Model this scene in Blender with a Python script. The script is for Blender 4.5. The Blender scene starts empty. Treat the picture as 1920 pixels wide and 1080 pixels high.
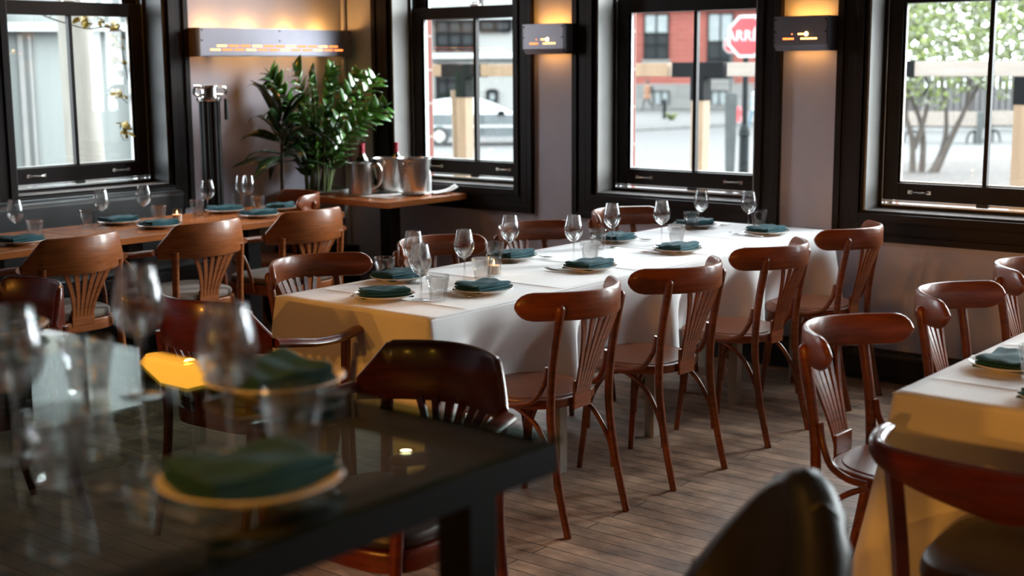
import bpy, bmesh, math, random
from mathutils import Vector, Matrix
rnd = random.Random(7)
S = bpy.context.scene
COL = S.collection
PI = math.pi
R = math.radians

# ------------------------------------------------------------------ camera, sky, sun, lamps, exposure
EYE = Vector((0, 0, 1.57))
YAW, PIT, ROL, FPX = R(39.097), R(9.3827), R(-0.3813), 2533.5
_f = Vector((math.cos(YAW) * math.cos(PIT), math.sin(YAW) * math.cos(PIT), -math.sin(PIT)))
_r0 = Vector((math.sin(YAW), -math.cos(YAW), 0))
_u0 = _r0.cross(_f)
_r = _r0 * math.cos(ROL) + _u0 * math.sin(ROL)
_u = -_r0 * math.sin(ROL) + _u0 * math.cos(ROL)
cd = bpy.data.cameras.new('camera')
cam = bpy.data.objects.new('camera', cd)
COL.objects.link(cam)
cam.matrix_world = Matrix(((_r.x, _u.x, -_f.x, EYE.x), (_r.y, _u.y, -_f.y, EYE.y), (_r.z, _u.z, -_f.z, EYE.z), (0, 0, 0, 1)))
cd.sensor_width = 36
cd.lens = FPX / 1920 * 36
cd.clip_start, cd.clip_end = 0.05, 500
cd.dof.use_dof = True
cd.dof.focus_distance = 4.9
cd.dof.aperture_fstop = 2.7
S.camera = cam

W = bpy.data.worlds.new('overcast_sky')
S.world = W
W.use_nodes = True
W.node_tree.nodes['Background'].inputs[0].default_value = (0.86, 0.93, 1.0, 1)
W.node_tree.nodes['Background'].inputs[1].default_value = 15.0


def lamp(name, kind, loc, power, color, aim=None, **kw):
    d = bpy.data.lights.new(name, kind)
    d.energy = power
    d.color = color
    for k, v in kw.items():
        setattr(d, k, v)
    o = bpy.data.objects.new(name, d)
    COL.objects.link(o)
    o.location = loc
    if aim is not None:
        o.rotation_euler = (Vector(aim) - Vector(loc)).to_track_quat('-Z', 'Y').to_euler()
    return o


WARM = (1.0, 0.40, 0.05)
lamp('sun', 'SUN', (20, -3, 15), 9.3, (0.97, 1.0, 1.0), aim=(20 - 7.0, -3 + 2.8, 15 - 2.8), angle=R(34))
# unseen warm fill spots added behind the camera to light the cloth ends
for bx_, by_, bz_, bp_ in ((-3.2, 4.6, 1.9, 42), (-3.2, 3.4, 1.8, 42), (-3.2, 2.2, 1.9, 42), (-3.2, 1.0, 1.8, 42), (-2.8, -0.6, 1.9, 40), (-2.2, -2.2, 1.8, 36)):
    lamp('warm_fill_spot', 'SPOT', (bx_, by_, bz_), bp_ * 4.6, WARM, aim=(3.1, 0.45 * by_ + 1.2, 0.25), spot_size=R(32), spot_blend=1.0, shadow_soft_size=0.05)
# ceiling downlights
SPOTS = [((1.15, 1.75, 2.93), (1.15, 1.7, 1.0), 46, 62),
         ((6.0, 5.75, 2.93), (6.0, 5.75, 0.0), 16, 80), ((2.62, 3.33, 2.93), (3.22, 3.33, 0.72), 26, 22),
         ((0.3, 0.7, 2.93), (0.4, 0.9, 1.0), 12, 70), ((0.2, 2.4, 2.93), (0.5, 2.3, 1.0), 14, 70), ((-0.9, 1.5, 2.93), (0.0, 1.5, 0.8), 14, 80), ((1.0, 3.1, 2.93), (1.0, 3.0, 0.8), 12, 60),
         ((0.95, 3.75, 2.93), (3.2, 3.35, 0.45), 34, 30),  # added unseen spot, evens the warm light on the white cloth's end drop
         ((4.3, 5.0, 2.93), (4.5, 5.3, 0.6), 14, 70), ((2.0, 0.9, 2.93), (3.3, 0.9, 0.6), 18, 60)]
for loc, aim, pw, ang in SPOTS:
    lamp('ceiling_spot', 'SPOT', loc, pw, WARM, aim=aim, spot_size=R(ang), spot_blend=0.9, shadow_soft_size=0.04)

S.view_settings.view_transform = 'Standard'
S.view_settings.look = 'None'
S.view_settings.exposure = 0.12
S.view_settings.gamma = 1.0
S.view_settings.use_curve_mapping = False
S.cycles.max_bounces = 10
S.cycles.transparent_max_bounces = 24
S.cycles.transmission_bounces = 10
S.cycles.caustics_reflective = False
S.cycles.caustics_refractive = False
S.cycles.sample_clamp_indirect = 4.0


def ray(px, py):
    return _f + _r * ((px - 960) / FPX) - _u * ((py - 540) / FPX)


def at(px, py, d):
    "the place in the street seen in that direction, d metres down the lens axis"
    return EYE + ray(px, py) * d


# ------------------------------------------------------------------ materials
MATS = {}
DULL = [1.0]      # street materials are set duller than indoor paint


def nodes(name):
    m = bpy.data.materials.new(name)
    m.use_nodes = True
    nt = m.node_tree
    nt.nodes.clear()
    out = nt.nodes.new('ShaderNodeOutputMaterial')
    return m, nt, out


def pbr(name, col, rough=0.5, metal=0.0, coat=0.0, var=0.12, scale=6.0, bump=0.0, bscale=60.0, sheen=0.0, stretch=(1, 1, 1), col2=None, spec=0.5, trans=0.0):
    col = tuple(c * DULL[0] for c in col)
    col2 = tuple(c * DULL[0] for c in col2) if col2 else None
    m, nt, out = nodes(name)
    N, L = nt.nodes, nt.links
    b = N.new('ShaderNodeBsdfPrincipled')
    tc = N.new('ShaderNodeTexCoord')
    mp = N.new('ShaderNodeMapping')
    mp.inputs['Scale'].default_value = stretch
    L.new(tc.outputs['Object'], mp.inputs[0])
    nz = N.new('ShaderNodeTexNoise')
    nz.inputs['Scale'].default_value = scale
    nz.inputs['Detail'].default_value = 5
    L.new(mp.outputs[0], nz.inputs['Vector'])
    rp = N.new('ShaderNodeValToRGB')
    c2 = col2 or tuple(c * (1 - 2 * var) for c in col)
    c1 = col if col2 else tuple(min(1, c * (1 + var)) for c in col)
    rp.color_ramp.elements[0].position = 0.32
    rp.color_ramp.elements[1].position = 0.68
    rp.color_ramp.elements[0].color = (*c2, 1)
    rp.color_ramp.elements[1].color = (*c1, 1)
    L.new(nz.outputs[0], rp.inputs[0])
    L.new(rp.outputs[0], b.inputs['Base Color'])
    b.inputs['Roughness'].default_value = rough
    b.inputs['Metallic'].default_value = metal
    b.inputs['Specular IOR Level'].default_value = spec
    if coat:
        b.inputs['Coat Weight'].default_value = coat
        b.inputs['Coat Roughness'].default_value = 0.12
    if sheen:
        b.inputs['Sheen Weight'].default_value = sheen
    if trans:
        b.inputs['Transmission Weight'].default_value = trans
    if bump:
        n2 = N.new('ShaderNodeTexNoise')
        n2.inputs['Scale'].default_value = bscale
        n2.inputs['Detail'].default_value = 4
        L.new(mp.outputs[0], n2.inputs['Vector'])
        bp = N.new('ShaderNodeBump')
        bp.inputs['Strength'].default_value = bump
        bp.inputs['Distance'].default_value = 0.01
        L.new(n2.outputs[0], bp.inputs['Height'])
        L.new(bp.outputs[0], b.inputs['Normal'])
    L.new(b.outputs[0], out.inputs[0])
    MATS[name] = m
    return m


def clear_glass(name, tint=(0.96, 0.98, 0.97), f0=0.04):
    m, nt, out = nodes(name)
    N, L = nt.nodes, nt.links
    lw = N.new('ShaderNodeLayerWeight')
    lw.inputs['Blend'].default_value = 0.5
    pw = N.new('ShaderNodeMath'); pw.operation = 'POWER'; pw.inputs[1].default_value = 5
    L.new(lw.outputs['Facing'], pw.inputs[0])
    ma = N.new('ShaderNodeMath'); ma.operation = 'MULTIPLY_ADD'; ma.inputs[1].default_value = 1 - f0; ma.inputs[2].default_value = f0
    L.new(pw.outputs[0], ma.inputs[0])
    t = N.new('ShaderNodeBsdfTransparent'); t.inputs[0].default_value = (*tint, 1)
    g = N.new('ShaderNodeBsdfGlossy'); g.inputs['Roughness'].default_value = 0.0
    mx = N.new('ShaderNodeMixShader')
    L.new(ma.outputs[0], mx.inputs[0]); L.new(t.outputs[0], mx.inputs[1]); L.new(g.outputs[0], mx.inputs[2])
    L.new(mx.outputs[0], out.inputs[0])
    MATS[name] = m
    return m


def thick_glass(name, clear=0.75):
    m, nt, out = nodes(name)
    N, L = nt.nodes, nt.links
    g = N.new('ShaderNodeBsdfGlass'); g.inputs['IOR'].default_value = 1.45
    g.inputs['Color'].default_value = (0.97, 0.98, 0.98, 1)
    t = N.new('ShaderNodeBsdfTransparent')
    mx = N.new('ShaderNodeMixShader'); mx.inputs[0].default_value = clear
    L.new(g.outputs[0], mx.inputs[1]); L.new(t.outputs[0], mx.inputs[2])
    L.new(mx.outputs[0], out.inputs[0])
    MATS[name] = m
    return m


def emit(name, col, k):
    m, nt, out = nodes(name)
    e = nt.nodes.new('ShaderNodeEmission')
    e.inputs[0].default_value = (*col, 1)
    e.inputs[1].default_value = k
    nt.links.new(e.outputs[0], out.inputs[0])
    MATS[name] = m
    return m


def bricky(name, c1, c2, mortar, w, h, ms, rough, rot=(0, 0, 0), wear=0.0, coat=0.0, off=0.5):
    c1, c2, mortar = (tuple(q * DULL[0] for q in c) for c in (c1, c2, mortar))
    m, nt, out = nodes(name)
    N, L = nt.nodes, nt.links
    b = N.new('ShaderNodeBsdfPrincipled')
    tc = N.new('ShaderNodeTexCoord')
    mp = N.new('ShaderNodeMapping')
    mp.inputs['Rotation'].default_value = rot
    L.new(tc.outputs['Object'], mp.inputs[0])
    br = N.new('ShaderNodeTexBrick')
    br.offset = off
    br.inputs['Scale'].default_value = 1.0
    br.inputs['Brick Width'].default_value = w
    br.inputs['Row Height'].default_value = h
    br.inputs['Mortar Size'].default_value = ms
    br.inputs['Color1'].default_value = (*c1, 1)
    br.inputs['Color2'].default_value = (*c2, 1)
    br.inputs['Mortar'].default_value = (*mortar, 1)
    L.new(mp.outputs[0], br.inputs['Vector'])
    col = br.outputs[0]
    nz = N.new('ShaderNodeTexNoise'); nz.inputs['Scale'].default_value = 5.0; nz.inputs['Detail'].default_value = 8; nz.inputs['Roughness'].default_value = 0.65
    mp2 = N.new('ShaderNodeMapping'); mp2.inputs['Scale'].default_value = (1.7, 0.9, 1) if wear else (1, 1, 1)
    L.new(tc.outputs['Object'], mp2.inputs[0]); L.new(mp2.outputs[0], nz.inputs['Vector'])
    if wear:
        rp = N.new('ShaderNodeValToRGB')
        rp.color_ramp.elements[0].position = 0.35; rp.color_ramp.elements[0].color = (0.38, 0.34, 0.31, 1)
        rp.color_ramp.elements[1].position = 0.72; rp.color_ramp.elements[1].color = (1.8, 1.72, 1.62, 1)
        L.new(nz.outputs[0], rp.inputs[0])
        mx = N.new('ShaderNodeMix'); mx.data_type = 'RGBA'; mx.blend_type = 'MULTIPLY'
        mx.inputs[0].default_value = wear
        L.new(col, mx.inputs[6]); L.new(rp.outputs[0], mx.inputs[7])
        col = mx.outputs[2]
        mr = N.new('ShaderNodeMapRange'); mr.inputs[3].default_value = rough - 0.1; mr.inputs[4].default_value = rough + 0.15
        L.new(nz.outputs[0], mr.inputs[0]); L.new(mr.outputs[0], b.inputs['Roughness'])
    else:
        b.inputs['Roughness'].default_value = rough
    L.new(col, b.inputs['Base Color'])
    bp = N.new('ShaderNodeBump'); bp.inputs['Strength'].default_value = 0.4; bp.inputs['Distance'].default_value = 0.004
    inv = N.new('ShaderNodeMath'); inv.operation = 'SUBTRACT'; inv.inputs[0].default_value = 1
    L.new(br.outputs['Fac'], inv.inputs[1]); L.new(inv.outputs[0], bp.inputs['Height']); L.new(bp.outputs[0], b.inputs['Normal'])
    if coat:
        b.inputs['Coat Weight'].default_value = coat
    L.new(b.outputs[0], out.inputs[0])
    MATS[name] = m
    return m


M = MATS
pbr('wall_paint', (0.45, 0.43, 0.505), 0.75, var=0.03, bump=0.05, bscale=120)
pbr('ceiling_paint', (0.30, 0.27, 0.24), 0.8, var=0.03)
pbr('dark_panel', (0.05, 0.035, 0.028), 0.5)
pbr('espresso', (0.010, 0.0055, 0.005), 0.45, spec=0.18, var=0.15, bump=0.03)
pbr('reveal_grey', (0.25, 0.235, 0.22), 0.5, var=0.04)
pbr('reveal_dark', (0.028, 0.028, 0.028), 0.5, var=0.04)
pbr('sill_paint', (0.26, 0.24, 0.23), 0.35, var=0.15, scale=14)
pbr('track_metal', (0.62, 0.64, 0.64), 0.3, metal=0.9)
pbr('pull_metal', (0.55, 0.53, 0.5), 0.25, metal=1.0)
pbr('outer_trim', (0.55, 0.57, 0.57), 0.6)
clear_glass('pane')
clear_glass('bar_pane', (0.60, 0.70, 0.66), 0.06)
clear_glass('fine_glass', (0.95, 0.96, 0.96), 0.11)
thick_glass('tumbler_glass', 0.72)
thick_glass('bowl_glass', 0.6)
pbr('chair_wood', (0.185, 0.044, 0.013), 0.33, coat=0.22, spec=0.4, col2=(0.105, 0.023, 0.007), scale=5, stretch=(3, 3, 14), bump=0.02)
pbr('chair_veneer', (0.230, 0.060, 0.017), 0.32, coat=0.22, spec=0.4, col2=(0.135, 0.031, 0.009), scale=4, stretch=(2.5, 2.5, 22), bump=0.02)
pbr('armchair_wood', (0.300, 0.088, 0.020), 0.36, coat=0.15, spec=0.35, col2=(0.19, 0.050, 0.011), scale=4, stretch=(2.5, 2.5, 24), bump=0.02)
pbr('dark_chair_wood', (0.130, 0.019, 0.007), 0.28, coat=0.4, col2=(0.07, 0.010, 0.005), scale=4, stretch=(2, 2, 24))
pbr('seat_wood', (0.175, 0.050, 0.022), 0.3, coat=0.3, col2=(0.13, 0.035, 0.015), scale=3, stretch=(10, 1.5, 1))
pbr('seat_fabric', (0.13, 0.095, 0.07), 0.7, sheen=0.2)
pbr('cream_pad', (0.80, 0.42, 0.045), 0.5, var=0.03)
pbr('seat_leather', (0.035, 0.02, 0.017), 0.33, bump=0.12, bscale=180)
pbr('table_wood', (0.40, 0.135, 0.038), 0.26, coat=0.2, spec=0.4, col2=(0.28, 0.085, 0.023), scale=5, stretch=(1.2, 14, 14))
pbr('table_edge', (0.25, 0.085, 0.028), 0.28, coat=0.3, col2=(0.17, 0.053, 0.018), scale=6, stretch=(1, 1, 14))
pbr('black_metal', (0.012, 0.012, 0.013), 0.4, metal=0.2)
pbr('black_frame', (0.006, 0.005, 0.005), 0.55, spec=0.2)
pbr('banquette_leather', (0.022, 0.026, 0.030), 0.42, bump=0.1, bscale=160)
pbr('black_leather', (0.014, 0.013, 0.014), 0.36, bump=0.12, bscale=160)
pbr('pale_leg', (0.42, 0.38, 0.32), 0.5)
pbr('linen', (0.80, 0.79, 0.80), 0.85, sheen=0.15, var=0.015, bump=0.06, bscale=9)
pbr('china', (0.78, 0.76, 0.73), 0.12, coat=0.4, var=0.02)
pbr('teal_napkin', (0.003, 0.062, 0.080), 0.8, bump=0.2, bscale=300, var=0.15)
pbr('steel', (0.74, 0.72, 0.70), 0.16, metal=1.0, var=0.04)
pbr('brushed_steel', (0.66, 0.64, 0.63), 0.27, metal=1.0, var=0.06)
pbr('heater_plate', (0.25, 0.235, 0.27), 0.36, metal=0.7, var=0.03)
pbr('heater_side', (0.20, 0.15, 0.13), 0.45, metal=0.4)
emit('heater_glow', (1.0, 0.20, 0.04), 3.2)
emit('heater_glow_hot', (1.0, 0.45, 0.13), 4.5)
emit('lamp_bulb', (1.0, 0.62, 0.22), 22)
emit('lamp_disc', (1.0, 0.78, 0.45), 20)
emit('amber_shade', (1.0, 0.42, 0.04), 3.0)
emit('flame', (1.0, 0.55, 0.16), 12)
pbr('wax', (0.85, 0.62, 0.47), 0.5)
pbr('leaf_dark', (0.018, 0.05, 0.014), 0.25, coat=0.4, col2=(0.008, 0.026, 0.008))
pbr('leaf_green', (0.085, 0.25, 0.030), 0.25, coat=0.5, col2=(0.02, 0.075, 0.014), scale=9)
pbr('stem_green', (0.10, 0.13, 0.035), 0.5)
pbr('soil', (0.03, 0.02, 0.015), 0.9)
pbr('pot_grey', (0.34, 0.34, 0.34), 0.5)
pbr('wine_bottle', (0.006, 0.010, 0.007), 0.08, coat=0.5)
pbr('foil_red', (0.28, 0.012, 0.03), 0.3, metal=0.5)
pbr('bottle_label', (0.62, 0.53, 0.38), 0.6)
pbr('white_milk_glass', (0.75, 0.76, 0.76), 0.15)
bricky('plank_floor', (0.315, 0.208, 0.148), (0.225, 0.146, 0.105), (0.018, 0.012, 0.009), 1.9, 0.075, 0.0024, 0.46, rot=(0, 0, R(90)), wear=0.9, off=0.37)
DULL[0] = 0.5
bricky('red_brick', (0.33, 0.075, 0.052), (0.26, 0.058, 0.040), (0.30, 0.13, 0.10), 0.9, 0.3, 0.02, 0.9, rot=(R(90), 0, 0))
bricky('near_brick', (0.34, 0.085, 0.06), (0.24, 0.06, 0.045), (0.35, 0.25, 0.21), 0.22, 0.075, 0.01, 0.9, rot=(R(90), 0, R(90)))
bricky('stone_base', (0.26, 0.25, 0.235), (0.21, 0.20, 0.19), (0.16, 0.15, 0.14), 2.2, 0.7, 0.03, 0.9, rot=(R(90), 0, 0))
pbr('pavement', (0.062, 0.060, 0.058), 0.9, var=0.06, scale=0.4)
pbr('kerb_stone', (0.12, 0.118, 0.112), 0.9)
pbr('road', (0.056, 0.0545, 0.0535), 0.9, var=0.04, scale=0.3)
pbr('mulch', (0.050, 0.035, 0.026), 1.0, col2=(0.026, 0.017, 0.012), scale=2.0)
pbr('pale_render', (0.27, 0.265, 0.25), 0.9, var=0.03)
pbr('white_render', (0.46, 0.47, 0.47), 0.8, var=0.02)
pbr('mint_panel', (0.25, 0.275, 0.26), 0.5, col2=(0.20, 0.215, 0.20), scale=0.8, stretch=(1, 1, 0.25))
pbr('street_window', (0.018, 0.022, 0.024), 0.3, spec=0.15)
pbr('blind', (0.30, 0.33, 0.33), 0.7)
pbr('timber', (0.30, 0.19, 0.105), 0.7, col2=(0.23, 0.14, 0.075), scale=3, stretch=(5, 5, 0.6))
pbr('pale_timber', (0.36, 0.31, 0.27), 0.8, col2=(0.27, 0.22, 0.18), scale=3, stretch=(5, 0.6, 5))
pbr('bracket_black', (0.006, 0.0065, 0.007), 0.8, spec=0.1)
pbr('bark', (0.10, 0.078, 0.062), 0.95, col2=(0.055, 0.042, 0.033), scale=5, stretch=(3, 3, 0.5))
pbr('pale_bark', (0.24, 0.225, 0.19), 0.95, col2=(0.17, 0.155, 0.13), scale=3, stretch=(3, 3, 0.5))
pbr('blossom', (0.26, 0.31, 0.085), 0.7, col2=(0.15, 0.21, 0.025), scale=1.5)
pbr('blossom_white', (0.34, 0.35, 0.26), 0.7)
pbr('yellow_leaf', (0.52, 0.36, 0.02), 0.6, col2=(0.38, 0.22, 0.01), scale=20)
pbr('car_paint', (0.13, 0.15, 0.155), 0.18, coat=0.8, metal=0.3, var=0.02)
pbr('car_glass', (0.50, 0.54, 0.55), 0.06, var=0.02)  # whitish base colour holds the bright reflections of roof and windows
pbr('tyre', (0.02, 0.02, 0.02), 0.8)
pbr('tail_light', (0.5, 0.05, 0.07), 0.3)
pbr('sign_red', (0.52, 0.02, 0.028), 0.4, var=0.02)
pbr('sign_white', (0.62, 0.62, 0.62), 0.4, var=0.02)
pbr('pole_dark', (0.008, 0.011, 0.012), 0.6, spec=0.1)
pbr('post_grey', (0.085, 0.092, 0.090), 0.7, spec=0.2)
pbr('skin', (0.38, 0.22, 0.15), 0.6)
pbr('hair', (0.02, 0.015, 0.012), 0.7)
pbr('tan_coat', (0.36, 0.17, 0.09), 0.8)
pbr('dark_cloth', (0.03, 0.03, 0.035), 0.8)
pbr('white_shirt', (0.42, 0.46, 0.48), 0.8)
pbr('jeans', (0.10, 0.20, 0.27), 0.8)
pbr('fence_wood', (0.075, 0.068, 0.065), 0.9, col2=(0.045, 0.04, 0.038), scale=2, stretch=(4, 4, 0.4))
DULL[0] = 1.0


# ------------------------------------------------------------------ mesh helpers
BEVELLED = set()


def MB():
    b = bmesh.new()
    BEVELLED.discard(id(b))
    return b


def box(bm, lo, hi, bev=0.0, mat=None, seg=2):
    lo, hi = Vector(lo), Vector(hi)
    c, s = (lo + hi) / 2, hi - lo
    m4 = Matrix.Translation(c) @ Matrix.Diagonal((s.x, s.y, s.z, 1))
    if mat is not None:
        m4 = mat @ m4
    r = bmesh.ops.create_cube(bm, size=1, matrix=m4)
    if bev > 0:
        BEVELLED.add(id(bm))
        es = list({e for v in r['verts'] for e in v.link_edges})
        bmesh.ops.bevel(bm, geom=es, offset=bev, segments=seg, affect='EDGES', profile=0.5)


def catmull(pts, n=6):
    P = [Vector(p) for p in pts]
    out = []
    for i in range(len(P) - 1):
        a, b, c, d = P[max(i - 1, 0)], P[i], P[i + 1], P[min(i + 2, len(P) - 1)]
        for k in range(n):
            t = k / n
            out.append(0.5 * ((2 * b) + (c - a) * t + (2 * a - 5 * b + 4 * c - d) * t * t + (3 * b - a - 3 * c + d) * t ** 3))
    out.append(P[-1])
    return out


def tube(bm, pts, rad, n=10, squash=1.0, round_end=False):
    "swept round bar; rad is a number or one per point; squash flattens it across the first normal"
    P = [Vector(p) for p in pts]
    rs = [rad] * len(P) if not hasattr(rad, '__len__') else [rad[0] + (rad[-1] - rad[0]) * i / (len(P) - 1) for i in range(len(P))] if len(rad) == 2 else list(rad)
    if round_end:
        d = (P[-1] - P[-2]).normalized()
        r = rs[-1]
        base = P[-1]
        for a in (30, 60, 85):
            P.append(base + d * r * math.sin(R(a)))
            rs.append(r * math.cos(R(a)))
    nrm = None
    rings = []
    for i, p in enumerate(P):
        t = (P[min(i + 1, len(P) - 1)] - P[max(i - 1, 0)])
        t = t.normalized() if t.length > 1e-9 else Vector((0, 0, 1))
        if nrm is None:
            nrm = t.cross(Vector((0, 0, 1)) if abs(t.z) < 0.9 else Vector((1, 0, 0))).normalized()
        nrm = (nrm - t * nrm.dot(t)).normalized()
        bn = t.cross(nrm)
        rings.append([bm.verts.new(p + (nrm * math.cos(2 * PI * k / n) + bn * math.sin(2 * PI * k / n) * squash) * rs[i]) for k in range(n)])
    for a, b in zip(rings, rings[1:]):
        for k in range(n):
            bm.faces.new((a[k], a[(k + 1) % n], b[(k + 1) % n], b[k]))
    bm.faces.new(list(reversed(rings[0])))
    bm.faces.new(rings[-1])


def lathe(bm, prof, n=32, ctr=(0, 0, 0), facets=0, fdepth=0.0):
    cx, cy, cz = ctr
    rings = []
    for r, z in prof:
        if r < 1e-6:
            rings.append([bm.verts.new((cx, cy, cz + z))])
        else:
            rings.append([bm.verts.new((cx + r * math.cos(2 * PI * k / n), cy + r * math.sin(2 * PI * k / n), cz + z)) for k in range(n)])
    for a, b in zip(rings, rings[1:]):
        for k in range(n):
            q = [a[k % len(a)], a[(k + 1) % len(a)], b[(k + 1) % len(b)], b[k % len(b)]]
            u = []
            for v in q:
                if v not in u:
                    u.append(v)
            if len(u) >= 3:
                bm.faces.new(u)


def rings_mesh(bm, rings, close=True, cap=True):
    vs = [[bm.verts.new(p) for p in r] for r in rings]
    n = len(vs[0])
    for a, b in zip(vs, vs[1:]):
        for k in range(n if close else n - 1):
            bm.faces.new((a[k], a[(k + 1) % n], b[(k + 1) % n], b[k]))
    if cap:
        bm.faces.new(list(reversed(vs[0])))
        bm.faces.new(vs[-1])


def board(bm, path, zs, thick, bulge=0.25):
    "upright curved board: path of (x,y), zs of (z0,z1) at each point, thick is a number or list"
    n = len(path)
    rings = []
    for i in range(n):
        p = Vector((path[i][0], path[i][1], 0))
        a = Vector((*path[max(i - 1, 0)], 0)); b = Vector((*path[min(i + 1, n - 1)], 0))
        t = (b - a).normalized()
        nn = Vector((-t.y, t.x, 0))
        z0, z1 = zs[i]
        h = thick[i] / 2 if hasattr(thick, '__len__') else thick / 2
        e = min(h * 0.9, (z1 - z0) * 0.3)
        sec = [(-h, z0 + e), (-h * 0.6, z0 + e * 0.25), (0, z0), (h * 0.6, z0 + e * 0.25), (h, z0 + e), (h * 1.05, (z0 + z1) / 2), (h, z1 - e), (h * 0.6, z1 - e * 0.25), (0, z1), (-h * 0.6, z1 - e * 0.25), (-h, z1 - e), (-h * 1.0, (z0 + z1) / 2)]
        rings.append([p + nn * q + Vector((0, 0, z)) for q, z in sec])
    rings_mesh(bm, rings)


def slab(bm, outline, z0, z1, bev=0.006, dome=0.0):
    "plate with a rounded edge from a closed xy outline"
    BEVELLED.add(id(bm))
    c = Vector((sum(p[0] for p in outline) / len(outline), sum(p[1] for p in outline) / len(outline), 0))

    def ring(k, z):
        return [c + (Vector((p[0], p[1], 0)) - c) * k + Vector((0, 0, z)) for p in outline]
    size = max((Vector((p[0], p[1], 0)) - c).length for p in outline)
    k = 1 - bev / size
    rs = [ring(k, z0), ring(1 - 0.3 * (1 - k), z0 + bev * 0.3), ring(1, z0 + bev), ring(1, z1 - bev), ring(1 - 0.3 * (1 - k), z1 - bev * 0.3), ring(k, z1)]
    if dome:
        for f, h in ((0.8, 0.45), (0.55, 0.75), (0.25, 0.95)):
            rs.append(ring(k * f, z1 + dome * h))
    rings_mesh(bm, rs)


def superellipse(a, b, e=2.6, n=40, taper=0.0):
    o = []
    for k in range(n):
        t = 2 * PI * k / n
        c, s = math.cos(t), math.sin(t)
        x = a * math.copysign(abs(c) ** (2 / e), c)
        y = b * math.copysign(abs(s) ** (2 / e), s)
        o.append((x * (1 + taper * y / b), y))
    return o


def obj(name, bm, mat, parent=None, ang=38, loc=None, rotz=0.0):
    bev = id(bm) in BEVELLED
    bmesh.ops.remove_doubles(bm, verts=bm.verts, dist=1e-6)
    bmesh.ops.recalc_face_normals(bm, faces=bm.faces)
    me = bpy.data.meshes.new(name)
    bm.to_mesh(me)
    bm.free()
    if mat:
        me.materials.append(M[mat])
    me.shade_smooth()
    me.set_sharp_from_angle(angle=R(ang))
    o = bpy.data.objects.new(name, me)
    COL.objects.link(o)
    if bev:
        wn = o.modifiers.new('flat_faces', 'WEIGHTED_NORMAL')
        wn.keep_sharp = True
        wn.weight = 90
    if parent:
        o.parent = parent
    if loc is not None:
        o.location = loc
    if rotz:
        o.rotation_euler = (0, 0, rotz)
    return o


def tag(o, label, cat, group=None):
    o['label'] = label
    o['category'] = cat
    if group:
        o['group'] = group
    return o


def thing(name, label, cat, loc=(0, 0, 0), rotz=0.0, group=None):
    o = bpy.data.objects.new(name, None)
    o.empty_display_size = 0.1
    COL.objects.link(o)
    o.location = loc
    o.rotation_euler = (0, 0, rotz)
    return tag(o, label, cat, group)


def struct(o):
    o['kind'] = 'structure'
    return o


def dup(root, loc, rotz=0.0, label=None, group=None):
    r = root.copy()
    COL.objects.link(r)
    r.location = loc
    r.rotation_euler = (0, 0, rotz)
    if label:
        r['label'] = label
    if group:
        r['group'] = group
    for ch in list(root.children):
        c = ch.copy()
        COL.objects.link(c)
        c.parent = r
        for g in list(ch.children):
            d = g.copy()
            COL.objects.link(d)
            d.parent = c
    return r


class Kind:
    "builds the first of a kind once, then copies it"
    def __init__(self, make):
        self.make, self.first = make, None

    def put(self, loc, rotz, label, group=None):
        if self.first is None:
            self.first = self.make(label)
            o = self.first
            o.location = loc
            o.rotation_euler = (0, 0, rotz)
            if group:
                o['group'] = group
            return o
        return dup(self.first, loc, rotz, label, group)


# ------------------------------------------------------------------ room shell
XW, YW, ZC = 6.4, 6.635, 2.98
WT = 0.27                      # wall depth to the outer face of the inner leaf
HEAD, SILL = 2.72, 0.835
RIGHT = [('window_2', 5.17, 6.19), ('window_3', 3.53, 4.566), ('window_4', 1.88, 2.912), ('window_5', 0.22, 1.25), ('window_6', -1.44, -0.41)]
LEFT = [('window_1', 3.95, 4.955)]

bm = MB(); box(bm, (-4, -3.5, -0.1), (XW + 0.3, YW + 0.3, 0)); struct(obj('floor', bm, 'plank_floor'))
bm = MB(); box(bm, (-4, -3.5, ZC), (XW + 0.3, YW + 0.3, ZC + 0.15)); struct(obj('ceiling', bm, 'ceiling_paint'))
bm = MB(); box(bm, (-4.15, -3.5, 0), (-4, YW + 0.3, ZC)); struct(obj('wall_back', bm, 'dark_panel'))
bm = MB(); box(bm, (-4, -3.65, 0), (XW, -3.5, ZC)); struct(obj('wall_near', bm, 'dark_panel'))


def pierced(name, axis, face, a0, a1, holes, mat, z0, z1, t0, t1):
    "wall with window holes; axis 'y' runs along y at x=face, 'x' runs along x at y=face"
    bm = MB()

    def put(lo, hi, za, zb):
        if hi - lo < 1e-4 or zb - za < 1e-4:
            return
        if axis == 'y':
            box(bm, (face + t0, lo, za), (face + t1, hi, zb))
        else:
            box(bm, (lo, face + t0, za), (hi, face + t1, zb))
    cur = a0
    for lo, hi in sorted(holes):
        put(cur, lo, 0, ZC)
        put(lo, hi, 0, z0)
        put(lo, hi, z1, ZC)
        cur = hi
    put(cur, a1, 0, ZC)
    return struct(obj(name, bm, mat))


pierced('wall_right', 'y', XW, -3.5, YW, [(a, b) for _, a, b in RIGHT], 'wall_paint', SILL - 0.02, HEAD, 0.0, WT)
pierced('wall_left', 'x', YW, -4.0, XW + 0.3, [(a, b) for _, a, b in LEFT], 'wall_paint', SILL + 0.03, HEAD, 0.0, WT)
o = pierced('wall_right_brick', 'y', XW, -4, YW + 0.5, [(a + 0.06, b - 0.04) for _, a, b in RIGHT], 'near_brick', SILL - 0.03, HEAD - 0.05, WT + 0.03, WT + 0.075)
o = pierced('wall_left_brick', 'x', YW, -4.0, XW + 0.5, [(a + 0.04, b + 0.02) for _, a, b in LEFT], 'near_brick', SILL - 0.03, HEAD - 0.05, WT + 0.03, WT + 0.075)


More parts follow.
